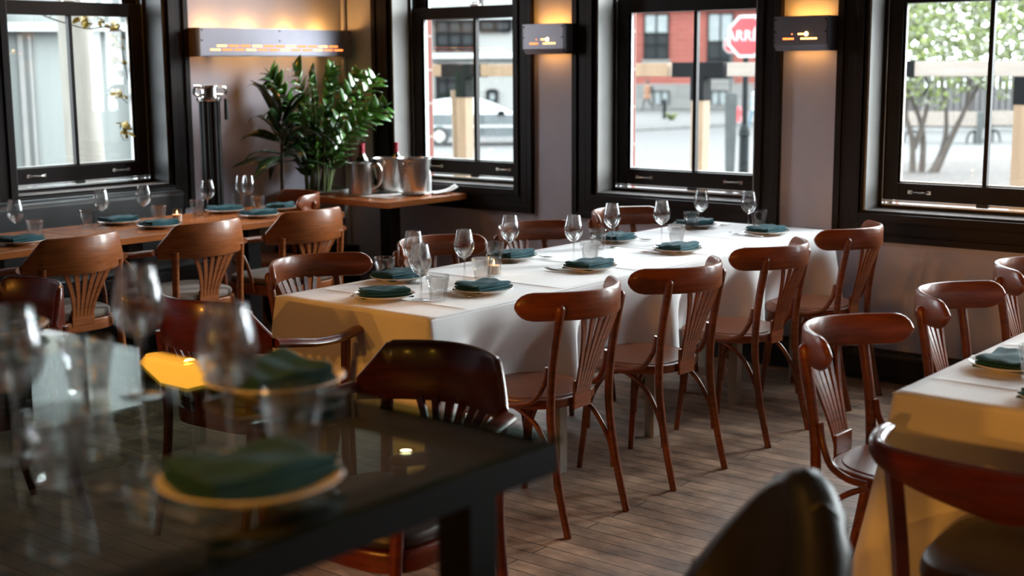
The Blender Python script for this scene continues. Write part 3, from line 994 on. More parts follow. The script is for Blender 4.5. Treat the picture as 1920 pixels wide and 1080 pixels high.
def cloth(name, label, x0, x1, y0, y1, z, hang, corner, flare, pushes, seed, group=None):
    rd = random.Random(seed)
    per = []   # (pos, normal, cornerness, arc length)
    r = 0.012

    def side(p, q, nrm):
        p, q = Vector(p), Vector(q)
        Ln = (q - p).length
        n = max(8, int(Ln / 0.022))
        for k in range(n + 1):
            s = k / n * Ln
            c = math.exp(-(min(s, Ln - s) / 0.15) ** 2)
            per.append((p + (q - p) * k / n, Vector(nrm), c))

    def arc(c, a0):
        for k in range(1, 10):
            a = R(a0 + 9 * k)
            d = Vector((math.cos(a), math.sin(a)))
            per.append((Vector(c) + d * r, d, 1.0))
    side((x0 + r, y0), (x1 - r, y0), (0, -1)); arc((x1 - r, y0 + r), -90)
    side((x1, y0 + r), (x1, y1 - r), (1, 0)); arc((x1 - r, y1 - r), 0)
    side((x1 - r, y1), (x0 + r, y1), (0, 1)); arc((x0 + r, y1 - r), 90)
    side((x0, y1 - r), (x0, y0 + r), (-1, 0)); arc((x0 + r, y0 + r), 180)
    ph = [rd.uniform(0, 6.28) for _ in range(6)]
    rows = 24
    rings = []
    s = 0
    prev = per[0][0]
    ss = []
    for p, _, _ in per:
        s += (p - prev).length
        ss.append(s)
        prev = p
    for k in range(rows + 1):
        t = k / rows
        ring = []
        for (p, nr, c), s in zip(per, ss):
            Ln = hang + (corner - hang) * c
            d = t * Ln
            wav = (0.55 * math.sin(s * 17 + ph[0]) + 0.5 * math.sin(s * 29 + ph[1]) + 0.4 * math.sin(s * 7.3 + ph[2]) + 0.25 * math.sin(s * 47 + ph[4])) * 0.019
            off = 0.004 + wav * t ** 1.3 * (1 - 0.8 * c) + flare * c ** 1.5 * t ** 1.15 + 0.012 * t
            zz = z - d
            for (ax, a, b, dep) in pushes:
                if (ax == 'y0' and nr.y < -0.9) or (ax == 'y1' and nr.y > 0.9) or (ax == 'x0' and nr.x < -0.9):
                    u = p.x if ax[0] == 'y' else p.y
                    win = sstep(a - 0.16, a, u) * (1 - sstep(b, b + 0.16, u))
                    off -= dep * win * sstep(0.02, 0.30, d)
            if k < 4:
                off, zz = ((-0.0028, z), (0.0006, z - 0.0010), (0.0036, z - 0.0040), (0.0050, z - 0.0095))[k]
            ring.append(Vector((p.x + nr.x * off, p.y + nr.y * off, zz)))
        rings.append(ring)
    bm = MB()
    vs = [[bm.verts.new(q) for q in ring] for ring in rings]
    n = len(vs[0])
    for a, b in zip(vs, vs[1:]):
        for k in range(n):
            bm.faces.new((a[k], a[(k + 1) % n], b[(k + 1) % n], b[k]))
    # top with pressed fold lines
    cx = [x0 + 0.21 + k * 0.545 for k in range(int((x1 - x0) / 0.545) + 1) if x0 + 0.21 + k * 0.545 < x1 - 0.1]
    cy = [(y0 + y1) / 2 + 0.012]

    def lines(lo, hi, cs, st):
        v = {lo, hi}
        n_ = int((hi - lo) / st)
        for k in range(1, n_):
            v.add(lo + (hi - lo) * k / n_)
        for c in cs:
            v = {q for q in v if abs(q - c) > 0.012 or q in (lo, hi)}
            v |= {c - 0.009, c - 0.004, c, c + 0.004, c + 0.009}
        return sorted(v)
    gx, gy = lines(x0 - 0.003, x1 + 0.003, cx, 0.05), lines(y0 - 0.003, y1 + 0.003, cy, 0.05)
    grid = []
    for y in gy:
        row = []
        for x in gx:
            e = min(x - gx[0], gx[-1] - x, y - gy[0], gy[-1] - y)
            h = 0.0
            for c in cx:
                h += 0.0030 * math.exp(-((x - c) / 0.0045) ** 2)
            for c in cy:
                h += 0.0026 * math.exp(-((y - c) / 0.0045) ** 2)
            h += 0.0009 * math.sin(x * 5 + y * 9 + ph[0]) * math.sin(y * 7 - x * 3 + ph[3])
            row.append(bm.verts.new((x, y, z + h * sstep(0.0, 0.05, e))))
        grid.append(row)
    for j in range(len(gy) - 1):
        for i in range(len(gx) - 1):
            bm.faces.new((grid[j][i], grid[j][i + 1], grid[j + 1][i + 1], grid[j + 1][i]))
    o = obj(name, bm, 'linen', ang=75)
    md = o.modifiers.new('thickness', 'SOLIDIFY'); md.thickness = 0.0018; md.offset = -1
    return tag(o, label, 'tablecloth', group)


def dining_table(label, x0, x1, y0, y1, top, legs, mat='pale_leg', group=None):
    t = thing('dining_table', label, 'table', ((x0 + x1) / 2, (y0 + y1) / 2, 0), 0, group)
    cx, cy = (x0 + x1) / 2, (y0 + y1) / 2
    bm = MB(); box(bm, (x0 - cx, y0 - cy, top - 0.032), (x1 - cx, y1 - cy, top), 0.004); obj('tabletop', bm, mat, t)
    for lx in legs:
        for ly in (y0 + 0.105, y1 - 0.105):
            bm = MB(); box(bm, (lx - cx - 0.024, ly - cy - 0.024, 0), (lx - cx + 0.024, ly - cy + 0.024, top - 0.032), 0.003); obj('leg', bm, mat, t)
    return t


TZ = 0.745
dining_table('long dining table hidden under the white cloth, pale legs showing below', 3.215, 6.155, 2.965, 3.70, TZ, (3.33, 4.06, 4.72, 5.42, 6.02))
near_push = [('y0', x - 0.19, x + 0.19, 0.0) for x in ()]
cloth('tablecloth', 'white cloth draped over the long table in the middle of the room', 3.205, 6.165, 2.955, 3.71, TZ + 0.0035, 0.40, 0.55, 0.085,
      [('y0', 3.655 - 0.16, 3.655 + 0.16, -0.0), ('y0', 3.47, 3.84, 0.135), ('y0', 4.14, 4.51, 0.13), ('y0', 4.855, 5.225, 0.13), ('y0', 5.60, 5.975, 0.135),
       ('y1', 3.36, 3.76, 0.225), ('y1', 4.08, 4.48, 0.205), ('y1', 4.75, 5.15, 0.205), ('y1', 5.52, 5.92, 0.185)], 3)
dining_table('right-hand dining table hidden under the cream-lit white cloth', 3.185, 5.6, 0.52, 1.335, TZ, (3.35, 4.4, 5.45))
cloth('tablecloth', 'white cloth lit warm yellow draped over the right-hand table', 3.175, 5.61, 0.51, 1.345, TZ + 0.0035, 0.50, 0.66, 0.12,
      [('y1', 3.37, 3.76, 0.13), ('y1', 4.15, 4.53, 0.145), ('y1', 4.90, 5.28, 0.13), ('x0', 0.62, 1.06, 0.075)], 8)


def wood_table(label, x0, x1, y0, y1):
    cx, cy = (x0 + x1) / 2, (y0 + y1) / 2
    t = thing('wooden_table', label, 'table', (cx, cy, 0), 0, 'wooden tables along the banquette')
    hx, hy = (x1 - x0) / 2 - 0.003, (y1 - y0) / 2
    bm = MB(); box(bm, (-hx, -hy, 0.715), (hx, hy, 0.748), 0.003); top = obj('tabletop', bm, 'table_wood', t)
    bm = MB(); box(bm, (-0.045, -0.045, 0.02), (0.045, 0.045, 0.715), 0.004); obj('pedestal', bm, 'black_metal', t)
    bm = MB(); box(bm, (-0.28, -0.04, 0), (0.28, 0.04, 0.022), 0.006); box(bm, (-0.04, -0.22, 0.001), (0.04, 0.22, 0.021), 0.006); obj('base', bm, 'black_metal', t)
    return t


wood_table('wooden two-seat table at the left frame edge by the banquette', 2.95, 3.80, 5.60, 6.27)
wood_table('wooden table in the middle of the banquette row, candle on it', 3.806, 4.50, 5.59, 6.26)
wood_table('wooden table at the far right of the banquette row', 4.506, 5.36, 5.58, 6.25)

t = thing('side_table', 'small square wooden table in the corner holding the ice buckets', 'table', (6.015, 5.86, 0))
bm = MB(); box(bm, (-0.35, -0.33, 0.742), (0.35, 0.33, 0.779), 0.003); obj('tabletop', bm, 'table_wood', t)
bm = MB(); box(bm, (-0.045, -0.045, 0.02), (0.045, 0.045, 0.742), 0.004); obj('pedestal', bm, 'black_metal', t)
bm = MB(); box(bm, (-0.27, -0.04, 0), (0.27, 0.04, 0.022), 0.006); box(bm, (-0.04, -0.27, 0.001), (0.04, 0.27, 0.021), 0.006); obj('base', bm, 'black_metal', t)

# glass-topped bar table in the left foreground
BZ = 1.07
bx0, bx1, by0, by1 = 0.62, 1.43, 1.075, 3.0
t = thing('glass_bar_table', 'tall bar table with a greenish glass top on a black frame, left foreground', 'table', ((bx0 + bx1) / 2, (by0 + by1) / 2, 0))
hx, hy = (bx1 - bx0) / 2, (by1 - by0) / 2
bm = MB(); box(bm, (-hx, -hy, BZ - 0.010), (hx, hy, BZ), 0.0015); obj('glass_top', bm, 'bar_pane', t)
bm = MB()
f = 0.075
for lo, hi in (((-hx + 0.004, -hy + 0.004), (hx - 0.004, -hy + f)), ((hx - 0.12, -hy + f), (hx - 0.02, -hy + 0.14)), ((hx - 0.12, hy - 0.14), (hx - 0.02, hy - f)), ((-hx + 0.004, hy - f), (hx - 0.004, hy - 0.004)), ((-hx + 0.004, -hy + f), (-hx + f, hy - f)), ((hx - 0.02, -hy + f), (hx - 0.004, hy - f))):
    box(bm, (lo[0], lo[1], BZ - 0.052), (hi[0], hi[1], BZ - 0.0105), 0.002)
obj('frame', bm, 'black_frame', t)
for sx in (-1, 1):
    for sy in (-1, 1):
        qx, qy = sx * (hx - 0.085), sy * (hy - 0.10)
        bm = MB(); box(bm, (qx - 0.03, qy - 0.03, 0), (qx + 0.03, qy + 0.03, BZ - 0.052), 0.003)
        obj('leg', bm, 'black_frame', t)

# banquette
t = thing('banquette', 'long black leather banquette bench under the left window', 'bench', (3.6, 6.42, 0))
bm = MB(); box(bm, (-1.6, -0.16, 0.0), (1.37, 0.18, 0.36)); obj('plinth', bm, 'black_frame', t)
bm = MB(); box(bm, (-1.6, -0.22, 0.361), (1.37, 0.10, 0.465), 0.035, seg=4); obj('seat_cushion', bm, 'banquette_leather', t)
bm = MB()
box(bm, (-1.6, 0.085, 0.40), (1.37, 0.185, 0.855), 0.03, seg=4)
obj('back_cushion', bm, 'banquette_leather', t)
bm = MB(); tube(bm, [(-1.6, 0.17, 0.858), (1.35, 0.17, 0.858)], 0.010, 8); obj('piping', bm, 'banquette_leather', t)


# ------------------------------------------------------------------ tableware
def make_wine(label):
    t = thing('wine_glass', label, 'wine glass')
    bm = MB()
    out = [(0.004, 0.088), (0.012, 0.092), (0.024, 0.101), (0.034, 0.115), (0.0395, 0.130), (0.0400, 0.142), (0.037, 0.160), (0.0325, 0.180), (0.0285, 0.200)]
    inn = [(r - 0.0012, z + 0.0006) for r, z in reversed(out[1:])]
    lathe(bm, [(0.0, 0.088)] + out + [(0.0279, 0.2006)] + inn + [(0.0, 0.0935)], 36)
    obj('bowl', bm, 'bowl_glass', t, ang=60)
    bm = MB(); lathe(bm, [(0.0, 0.0045), (0.0055, 0.0045), (0.0042, 0.015), (0.0036, 0.04), (0.0036, 0.075), (0.006, 0.0885), (0.0, 0.0892)], 20); obj('stem', bm, 'tumbler_glass', t, ang=60)
    bm = MB(); lathe(bm, [(0.0, 0.0), (0.034, 0.0), (0.0352, 0.0012), (0.033, 0.002), (0.015, 0.0034), (0.0, 0.0045)], 36); obj('foot', bm, 'fine_glass', t, ang=60)
    return t


def make_tumbler(label):
    bm = MB()
    n = 36
    prof = [(0.0, 0.0), (0.027, 0.0), (0.0292, 0.003), (0.0305, 0.010), (0.0335, 0.035), (0.0375, 0.058), (0.0395, 0.066), (0.0408, 0.072), (0.0425, 0.090), (0.0415, 0.0912), (0.0403, 0.090), (0.0382, 0.070), (0.0365, 0.060), (0.0325, 0.035), (0.0285, 0.014), (0.020, 0.011), (0.0, 0.0105)]
    rings = []
    for i, (r, z) in enumerate(prof):
        if r < 1e-6:
            rings.append([bm.verts.new((0, 0, z))])
            continue
        ring = []
        for k in range(n):
            a = 2 * PI * k / n
            rr = r
            if 2 <= i <= 5:      # nine pressed facets
                rr = r * (1 - 0.055 * (0.5 - 0.5 * math.cos(a * 9)))
            ring.append(bm.verts.new((rr * math.cos(a), rr * math.sin(a), z)))
        rings.append(ring)
    for a, b in zip(rings, rings[1:]):
        for k in range(n):
            u = []
            for v in (a[k % len(a)], a[(k + 1) % len(a)], b[(k + 1) % len(b)], b[k % len(b)]):
                if v not in u:
                    u.append(v)
            if len(u) > 2:
                bm.faces.new(u)
    return tag(obj('tumbler', bm, 'tumbler_glass', ang=50), label, 'tumbler')


def make_plate(label):
    bm = MB()
    lathe(bm, [(0.0, 0.003), (0.06, 0.003), (0.063, 0.0), (0.067, 0.0), (0.070, 0.004), (0.095, 0.011), (0.109, 0.0165), (0.1115, 0.019), (0.1095, 0.0205), (0.094, 0.0155), (0.074, 0.009), (0.06, 0.0075), (0.0, 0.0075)], 56)
    return tag(obj('dinner_plate', bm, 'china', ang=50), label, 'plate')


def make_napkin(seed):
    def make(label):
        rd = random.Random(seed)
        bm = MB()
        nx, ny = 22, 16
        W2, D2 = 0.091, 0.068
        ph = [rd.uniform(0, 6.28) for _ in range(4)]
        for lay in range(3):
            zb = 0.0 + lay * 0.0095
            sx, sy = W2 - 0.004 * lay, D2 - 0.003 * lay
            dx, dy = rd.uniform(-0.004, 0.004), rd.uniform(-0.004, 0.004)
            top, bot = [], []
            for j in range(ny + 1):
                for i in range(nx + 1):
                    u, v = i / nx * 2 - 1, j / ny * 2 - 1
                    e = max(abs(u), abs(v))
                    x = u * sx + dx + 0.003 * math.sin(v * 3 + ph[0])
                    y = v * sy + dy + 0.003 * math.sin(u * 3 + ph[1])
                    w = 0.0022 * math.sin(u * 4 + v * 2 + ph[2]) + 0.0016 * math.sin(v * 6 - u + ph[3])
                    edge = 0.0026 * sstep(0.9, 1.0, e)
                    top.append((x, y, zb + 0.0104 + (w * 1.5 if lay == 2 else w * 0.4) + (0.004 * (1 - v) * (lay == 2) * 0.5) - edge))
                    bot.append((x, y, zb + 0.0012 + w * 0.2 + edge * 0.6))
            tv = [bm.verts.new(p) for p in top]
            bv = [bm.verts.new(p) for p in bot]
            I = lambda i, j: j * (nx + 1) + i
            for j in range(ny):
                for i in range(nx):
                    bm.faces.new((tv[I(i, j)], tv[I(i + 1, j)], tv[I(i + 1, j + 1)], tv[I(i, j + 1)]))
                    bm.faces.new((bv[I(i, j)], bv[I(i, j + 1)], bv[I(i + 1, j + 1)], bv[I(i + 1, j)]))
            for i in range(nx):
                for j in (0, ny):
                    bm.faces.new((tv[I(i, j)], bv[I(i, j)], bv[I(i + 1, j)], tv[I(i + 1, j)]))
            for j in range(ny):
                for i in (0, nx):
                    bm.faces.new((tv[I(i, j)], tv[I(i, j + 1)], bv[I(i, j + 1)], bv[I(i, j)]))
        return tag(obj('folded_napkin', bm, 'teal_napkin', ang=50), label, 'napkin')
    return make


def make_fork(label):
    bm = MB()
    tube(bm, catmull([(0, -0.095, 0.003), (0, -0.05, 0.005), (0, 0.0, 0.009), (0, 0.035, 0.006)], 5), [0.0055, 0.0055, 0.005, 0.005, 0.0045, 0.004, 0.0035, 0.003, 0.003, 0.003, 0.003, 0.003, 0.0035, 0.005, 0.007, 0.008], 8, squash=0.4)
    for k in range(4):
        x = -0.0093 + 0.0062 * k
        tube(bm, catmull([(x * 0.8, 0.035, 0.006), (x, 0.055, 0.006), (x, 0.075, 0.008), (x, 0.092, 0.013)], 3), (0.0019, 0.001), 6)
    return tag(obj('fork', bm, 'steel'), label, 'fork')


WINE, TUMB, PLATE, FORK = Kind(make_wine), Kind(make_tumbler), Kind(make_plate), Kind(make_fork)
NAPS = [Kind(make_napkin(k)) for k in range(3)]


def setting(z, where, group, plate, ang, wine=None, tumbler=None, cutlery=True, k=0, face=0.0):
    px, py = plate
    PLATE.put((px, py, z), 0, 'white dinner plate ' + where, 'plates ' + group)
    NAPS[k % 3].put((px, py, z + 0.0082), ang, 'teal folded napkin ' + where, 'napkins ' + group)
    if wine:
        WINE.put((wine[0], wine[1], z), rnd.uniform(0, 6), 'empty stemmed wine glass ' + where, 'wine glasses ' + group)
    if tumbler:
        TUMB.put((tumbler[0], tumbler[1], z), rnd.uniform(0, 6), 'faceted water tumbler ' + where, 'tumblers ' + group)
    if cutlery:
        d = Vector((math.cos(face), math.sin(face)))
        u = Vector((-d.y, d.x))
        p = Vector(plate) - d * 0.119 + u * 0.045
        FORK.put((p.x, p.y, z), face + rnd.uniform(-.04, .04), 'steel fork beside the plate ' + where, 'forks ' + group)


LZ = TZ + 0.0045
near = [((3.715, 3.155), (3.865, 3.375), (3.904, 3.318)), ((4.396, 3.165), (4.512, 3.333), (4.553, 3.278)), ((5.051, 3.160), (5.238, 3.366), (5.270, 3.305)), ((5.84, 3.150), (5.882, 3.274), (6.04, 3.303))]
for i, (p, w, tm) in enumerate(near):
    setting(LZ, 'on the white table, near side, %s place from the left' % ordn[i], 'on the white table', p, 0.05 * (i % 3 - 1) - 0.02, w, tm, k=i, face=0)
far = [((3.735, 3.60), (3.716, 3.50), (3.70, 3.64)), ((4.43, 3.60), (4.352, 3.545), (4.30, 3.585)), ((5.17, 3.58), (5.00, 3.478), (4.922, 3.50)), ((5.88, 3.58), (5.825, 3.51), (5.766, 3.53))]
for i, (p, w, tm) in enumerate(far):
    setting(LZ, 'on the white table, far side, %s place from the left' % ordn[i], 'on the white table', p, 0.06 * (i % 3 - 1), w, tm, k=i + 1, face=PI)
setting(LZ, 'on the white table, at its warm-lit left end', 'on the white table', (3.40, 3.35), -0.62, (3.455, 3.222), (3.488, 3.172), k=2, face=-PI / 2)


def make_candle(label):
    t = thing('votive_candle', label, 'candle')
    bm = MB(); lathe(bm, [(0.0, 0.0), (0.027, 0.0), (0.0285, 0.003), (0.0285, 0.075), (0.0265, 0.075), (0.0265, 0.008), (0.0, 0.008)], 28); obj('glass_holder', bm, 'fine_glass', t)
    bm = MB(); lathe(bm, [(0.0, 0.0085), (0.024, 0.0085), (0.0245, 0.042), (0.022, 0.044), (0.006, 0.042), (0.0, 0.042)], 24); obj('wax', bm, 'wax', t)
    bm = MB(); lathe(bm, [(0.0, 0.044), (0.003, 0.048), (0.0038, 0.053), (0.002, 0.060), (0.0, 0.065)], 14); obj('flame', bm, 'flame', t)
    return t


CAND = Kind(make_candle)
CAND.put((4.035, 3.370, LZ), 0, 'lit votive candle in clear glass on the white table', 'votive candles')
CAND.put((4.456, 5.925, 0.7485), 0, 'lit votive candle in clear glass on the middle wooden table', 'votive candles')
for i, loc in enumerate(((4.035, 3.370, LZ + 0.06), (4.456, 5.925, 0.8085))):
    lamp('candle_light', 'POINT', (loc[0], loc[1], loc[2] + 0.03), 0.18, (1.0, 0.5, 0.15), shadow_soft_size=0.006)

WZ = 0.7485
setting(WZ, 'on the leftmost wooden table', 'on the wooden tables', (3.46, 5.80), 0.05, (3.507, 5.915), (3.612, 5.925), cutlery=False, k=0)
setting(WZ, 'on the middle wooden table, banquette side', 'on the wooden tables', (4.23, 6.125), 0.0, (4.073, 6.045), (4.030, 6.115), cutlery=False, k=1)
setting(WZ, 'on the middle wooden table, chair side', 'on the wooden tables', (4.25, 5.81), 0.0, (4.35, 6.065), (4.393, 6.0), cutlery=False, k=2)
setting(WZ, 'on the right wooden table, banquette side', 'on the wooden tables', (4.93, 6.115), 0.02, (4.773, 6.062), (4.715, 6.085), cutlery=False, k=0)
setting(WZ, 'on the right wooden table, chair side', 'on the wooden tables', (4.89, 5.77), 0.0, (5.095, 6.158), (5.045, 6.13), cutlery=False, k=1)
setting(WZ, 'on the right wooden table, at its far end', 'on the wooden tables', (5.20, 5.955), 0.5, (5.085, 6.09), (5.065, 5.985), cutlery=False, k=2)
setting(LZ, 'on the right table, by the window-side chairs', 'on the right table', (3.62, 1.205), -0.05, None, (3.53, 1.115), cutlery=False, k=0)
setting(LZ, 'on the right table, at its near end, cut by the frame', 'on the right table', (3.33, 0.975), -0.3, None, None, cutlery=False, k=1)
setting(BZ + 0.0005, 'on the glass bar table, nearest the viewer', 'on the glass table', (1.01, 1.225), -0.15, (1.087, 1.355), (1.135, 1.288), k=0, face=0.0)
setting(BZ + 0.0005, 'on the glass bar table, at its far right edge', 'on the glass table', (1.375, 1.60), 1.3, (1.217, 1.725), (1.165, 1.79), k=2, face=PI / 2)
setting(BZ + 0.0005, 'on the glass bar table, at the left frame edge', 'on the glass table', (1.325, 2.36), 1.5, (0.905, 1.555), (0.887, 1.432), k=1, face=PI / 2)

# ------------------------------------------------------------------ things on the corner table
SZ = 0.7795
bm = MB()
for k in range(1):
    nx, ny = 20, 16
    grid = []
    for j in range(ny + 1):
        grid.append([Vector((-0.26 + 0.5 * i / nx, -0.17 + 0.36 * j / ny, 0.002 + 0.001 * math.sin(i * 0.9 + j * 0.7))) for i in range(nx + 1)])
    vs = [[bm.verts.new(p) for p in row] for row in grid]
    for j in range(ny):
        for i in range(nx):
            bm.faces.new((vs[j][i], vs[j][i + 1], vs[j + 1][i + 1], vs[j + 1][i]))
o = obj('service_cloth', bm, 'linen', loc=(6.07, 5.85, SZ))
md = o.modifiers.new('thickness', 'SOLIDIFY'); md.thickness = 0.002; md.offset = -0.2
tag(o, 'white service cloth spread under the buckets on the corner table', 'cloth')
CZ = SZ + 0.0052


def bucket(label, x, y, s=1.0):
    t = thing('ice_bucket', label, 'ice bucket', (x, y, CZ + 0.0125), R(20), 'steel ice buckets on the corner table')
    bm = MB()
    p = [(0.0, 0.0), (0.066, 0.0), (0.070, 0.004), (0.088, 0.11), (0.101, 0.195), (0.105, 0.197), (0.105, 0.203), (0.099, 0.203), (0.096, 0.195), (0.084, 0.11), (0.066, 0.008), (0.0, 0.008)]
    lathe(bm, [(r * s, z * s) for r, z in p], 48); obj('bucket_body', bm, 'brushed_steel', t, ang=30)
    for a in (0, PI):
        d = Vector((math.cos(a), math.sin(a), 0))
        q = Vector((-d.y, d.x, 0))
        bm = MB()
        tube(bm, catmull([d * 0.098 * s + q * 0.02 + Vector((0, 0, 0.178 * s)), d * 0.116 * s + q * 0.018 + Vector((0, 0, 0.172 * s)), d * 0.118 * s + Vector((0, 0, 0.150 * s)), d * 0.116 * s - q * 0.018 + Vector((0, 0, 0.172 * s)), d * 0.098 * s - q * 0.02 + Vector((0, 0, 0.178 * s))], 5), 0.005, 8)
        obj('handle', bm, 'steel', t)
    PLATE.put((x, y, CZ), 0, 'white plate under the ' + label, 'plates on the corner table').scale = (0.85, 0.85, 0.6)


bucket('steel ice bucket further back beside the wine bottles', 6.10, 5.945)
bucket('steel ice bucket nearest the window end of the corner table', 6.085, 5.715, 1.05)
t = thing('steel_pitcher', 'plain steel water pitcher on the left of the corner table', 'pitcher', (5.885, 5.985, CZ))
bm = MB(); lathe(bm, [(0.0, 0.0), (0.068, 0.0), (0.074, 0.006), (0.074, 0.16), (0.070, 0.185), (0.070, 0.196), (0.066, 0.196), (0.066, 0.18), (0.070, 0.155), (0.070, 0.008), (0.0, 0.006)], 44); obj('pitcher_body', bm, 'brushed_steel', t, ang=30)
bm = MB(); tube(bm, catmull([(0.045, -0.052, 0.18), (0.075, -0.085, 0.18), (0.085, -0.098, 0.13), (0.075, -0.085, 0.06), (0.05, -0.056, 0.04)], 6), 0.007, 8, squash=1.4); obj('handle', bm, 'steel', t)


def bottle(label, x, y):
    t = thing('wine_bottle', label, 'wine bottle', (x, y, CZ), 0, 'wine bottles on the corner table')
    bm = MB(); lathe(bm, [(0.0, 0.006), (0.02, 0.003), (0.036, 0.0), (0.0375, 0.004), (0.0375, 0.185), (0.034, 0.205), (0.018, 0.23), (0.0145, 0.245), (0.0145, 0.30), (0.0, 0.301)], 32); obj('bottle_body', bm, 'wine_bottle', t)
    bm = MB(); lathe(bm, [(0.0152, 0.235), (0.0152, 0.292), (0.0165, 0.293), (0.0165, 0.302), (0.0, 0.304)], 24); obj('foil_capsule', bm, 'foil_red', t)
    bm = MB(); lathe(bm, [(0.0378, 0.07), (0.0381, 0.07), (0.0381, 0.155), (0.0378, 0.155)], 32); obj('bottle_label', bm, 'bottle_label', t)


bottle('red-capped wine bottle between the pitcher and the ice buckets, leftmost', 5.99, 6.075)
bottle('red-capped wine bottle standing close behind the leftmost bottle', 6.055, 6.13)
bottle('red-capped wine bottle behind the ice buckets, apart on the right', 6.245, 6.02)
bm = MB(); lathe(bm, [(0.0, 0.0), (0.028, 0.0), (0.03, 0.004), (0.03, 0.10), (0.024, 0.13), (0.016, 0.15), (0.015, 0.185), (0.017, 0.19), (0.0, 0.19)], 28)
tag(obj('white_carafe', bm, 'white_milk_glass', loc=(6.235, 5.75, CZ)), 'slim white carafe against the window behind the front ice bucket', 'carafe')
bm = MB()
nx, ny = 16, 10
vs = []
for j in range(ny + 1):
    row = []
    for i in range(nx + 1):
        u, v = i / nx, j / ny
        row.append(bm.verts.new((-0.08 + 0.16 * u, -0.06 + 0.12 * v, 0.004 + 0.045 * u ** 3 + 0.006 * math.sin(v * 7 + u * 4))))
    vs.append(row)
for j in range(ny):
    for i in range(nx):
        bm.faces.new((vs[j][i], vs[j][i + 1], vs[j + 1][i + 1], vs[j + 1][i]))
o = obj('white_napkin', bm, 'linen', loc=(6.255, 5.63, SZ + 0.002), rotz=R(-30))
md = o.modifiers.new('thickness', 'SOLIDIFY'); md.thickness = 0.003; md.offset = 0
tag(o, 'crumpled white napkin at the window end of the corner table', 'napkin')

# ------------------------------------------------------------------ corner: post and plants
t = thing('fluted_post', 'black fluted standing post with a silver clamp head beside the left window', 'post', (5.095, 6.42, 0))
bm = MB()
rings = []
n = 48
for z in (0.0, 1.37):
    rings.append([Vector(((0.062 - 0.006 * (k % 4 < 2)) * math.cos(2 * PI * k / n), (0.062 - 0.006 * (k % 4 < 2)) * math.sin(2 * PI * k / n), z)) for k in range(n)])
rings_mesh(bm, rings); obj('shaft', bm, 'black_frame', t, ang=20)
bm = MB(); lathe(bm, [(0.0, 1.37), (0.068, 1.37), (0.072, 1.376), (0.072, 1.392), (0.05, 1.397), (0.05, 1.45), (0.06, 1.454), (0.06, 1.462), (0.0, 1.462)], 32)
box(bm, (-0.085, -0.03, 1.459), (0.06, 0.03, 1.466), 0.002)
obj('clamp_head', bm, 'steel', t)
for s in (-1, 1):
    bm = MB()
    tube(bm, catmull([(s * 0.045, -0.012, 1.445), (s * 0.10, -0.012, 1.450), (s * 0.118, -0.012, 1.428), (s * 0.10, -0.012, 1.408), (s * 0.045, -0.012, 1.410)], 5), 0.009, 8)
    obj('wing_handle', bm, 'steel', t)
bm = MB(); box(bm, (0.062, -0.075, 1.26), (0.082, -0.055, 1.385), 0.004); obj('catch', bm, 'black_metal', t)
bm = MB(); lathe(bm, [(0.0, 0.0), (0.16, 0.0), (0.16, 0.012), (0.07, 0.03), (0.0, 0.03)], 32); obj('base_plate', bm, 'black_frame', t)


def leaf_strip(bm, base, d, length, width, droop, roll=0.0, n=7, fold=0.15, shape=1.0):
    d = Vector(d).normalized()
    side = d.cross(Vector((0, 0, 1)))
    side = side.normalized() if side.length > 1e-4 else Vector((1, 0, 0))
    side = Matrix.Rotation(roll, 3, d) @ side
    up = side.cross(d)
    L, Mi, Rr = [], [], []
    p = Vector(base)
    for k in range(n + 1):
        t = k / n
        w = width * math.sin(PI * min(1, (0.06 + 0.94 * t)) ** shape) * (1 - 0.1 * t)
        w = max(w, 0.0006)
        L.append(bm.verts.new(p - side * w / 2 + up * w * fold))
        Mi.append(bm.verts.new(p))
        Rr.append(bm.verts.new(p + side * w / 2 + up * w * fold))
        dd = (d + Vector((0, 0, -droop * t * t))).normalized()
        p = p + dd * length / n
    for k in range(n):
        bm.faces.new((L[k], Mi[k], Mi[k + 1], L[k + 1]))
        bm.faces.new((Mi[k], Rr[k], Rr[k + 1], Mi[k + 1]))


def leafy(bm):
    "gives the blades a little thickness"
    pass


rp = random.Random(21)
t = thing('corn_plant', 'tall cane plant with long drooping dark leaves against the heated wall', 'plant', (5.56, 6.33, 0))
bm = MB(); lathe(bm, [(0.0, 0.0), (0.11, 0.0), (0.13, 0.02), (0.15, 0.26), (0.145, 0.27), (0.135, 0.26), (0.0, 0.24)], 32); obj('pot', bm, 'black_frame', t)
bm = MB(); tube(bm, catmull([(0.0, 0, 0.24), (-0.01, 0.0, 0.6), (0.0, 0.0, 0.95), (0.01, 0, 1.22)], 5), (0.014, 0.010), 10)
obj('cane', bm, 'bark', t)
bm = MB()
for k in range(30):
    h = rp.uniform(0, 1)
    a = k * 2.39996 + rp.uniform(-.3, .3)
    el = 1.25 * h - 0.15 + rp.uniform(-.15, .15)
    z = 0.98 + 0.27 * h
    d = Vector((math.cos(a) * math.cos(el), math.sin(a) * math.cos(el) * 0.8, math.sin(el)))
    L = rp.uniform(0.24, 0.36)
    b = Vector((0.012 * math.cos(a), 0.012 * math.sin(a), z))
    if b.y + d.y * L > 0.27:
        d.y *= 0.4
    leaf_strip(bm, b, d, L, rp.uniform(0.062, 0.082), rp.uniform(0.5, 1.9), rp.uniform(-1.1, 1.1), shape=0.9)
o = obj('foliage', bm, 'leaf_dark', t, ang=70)
md = o.modifiers.new('thickness', 'SOLIDIFY'); md.thickness = 0.0012

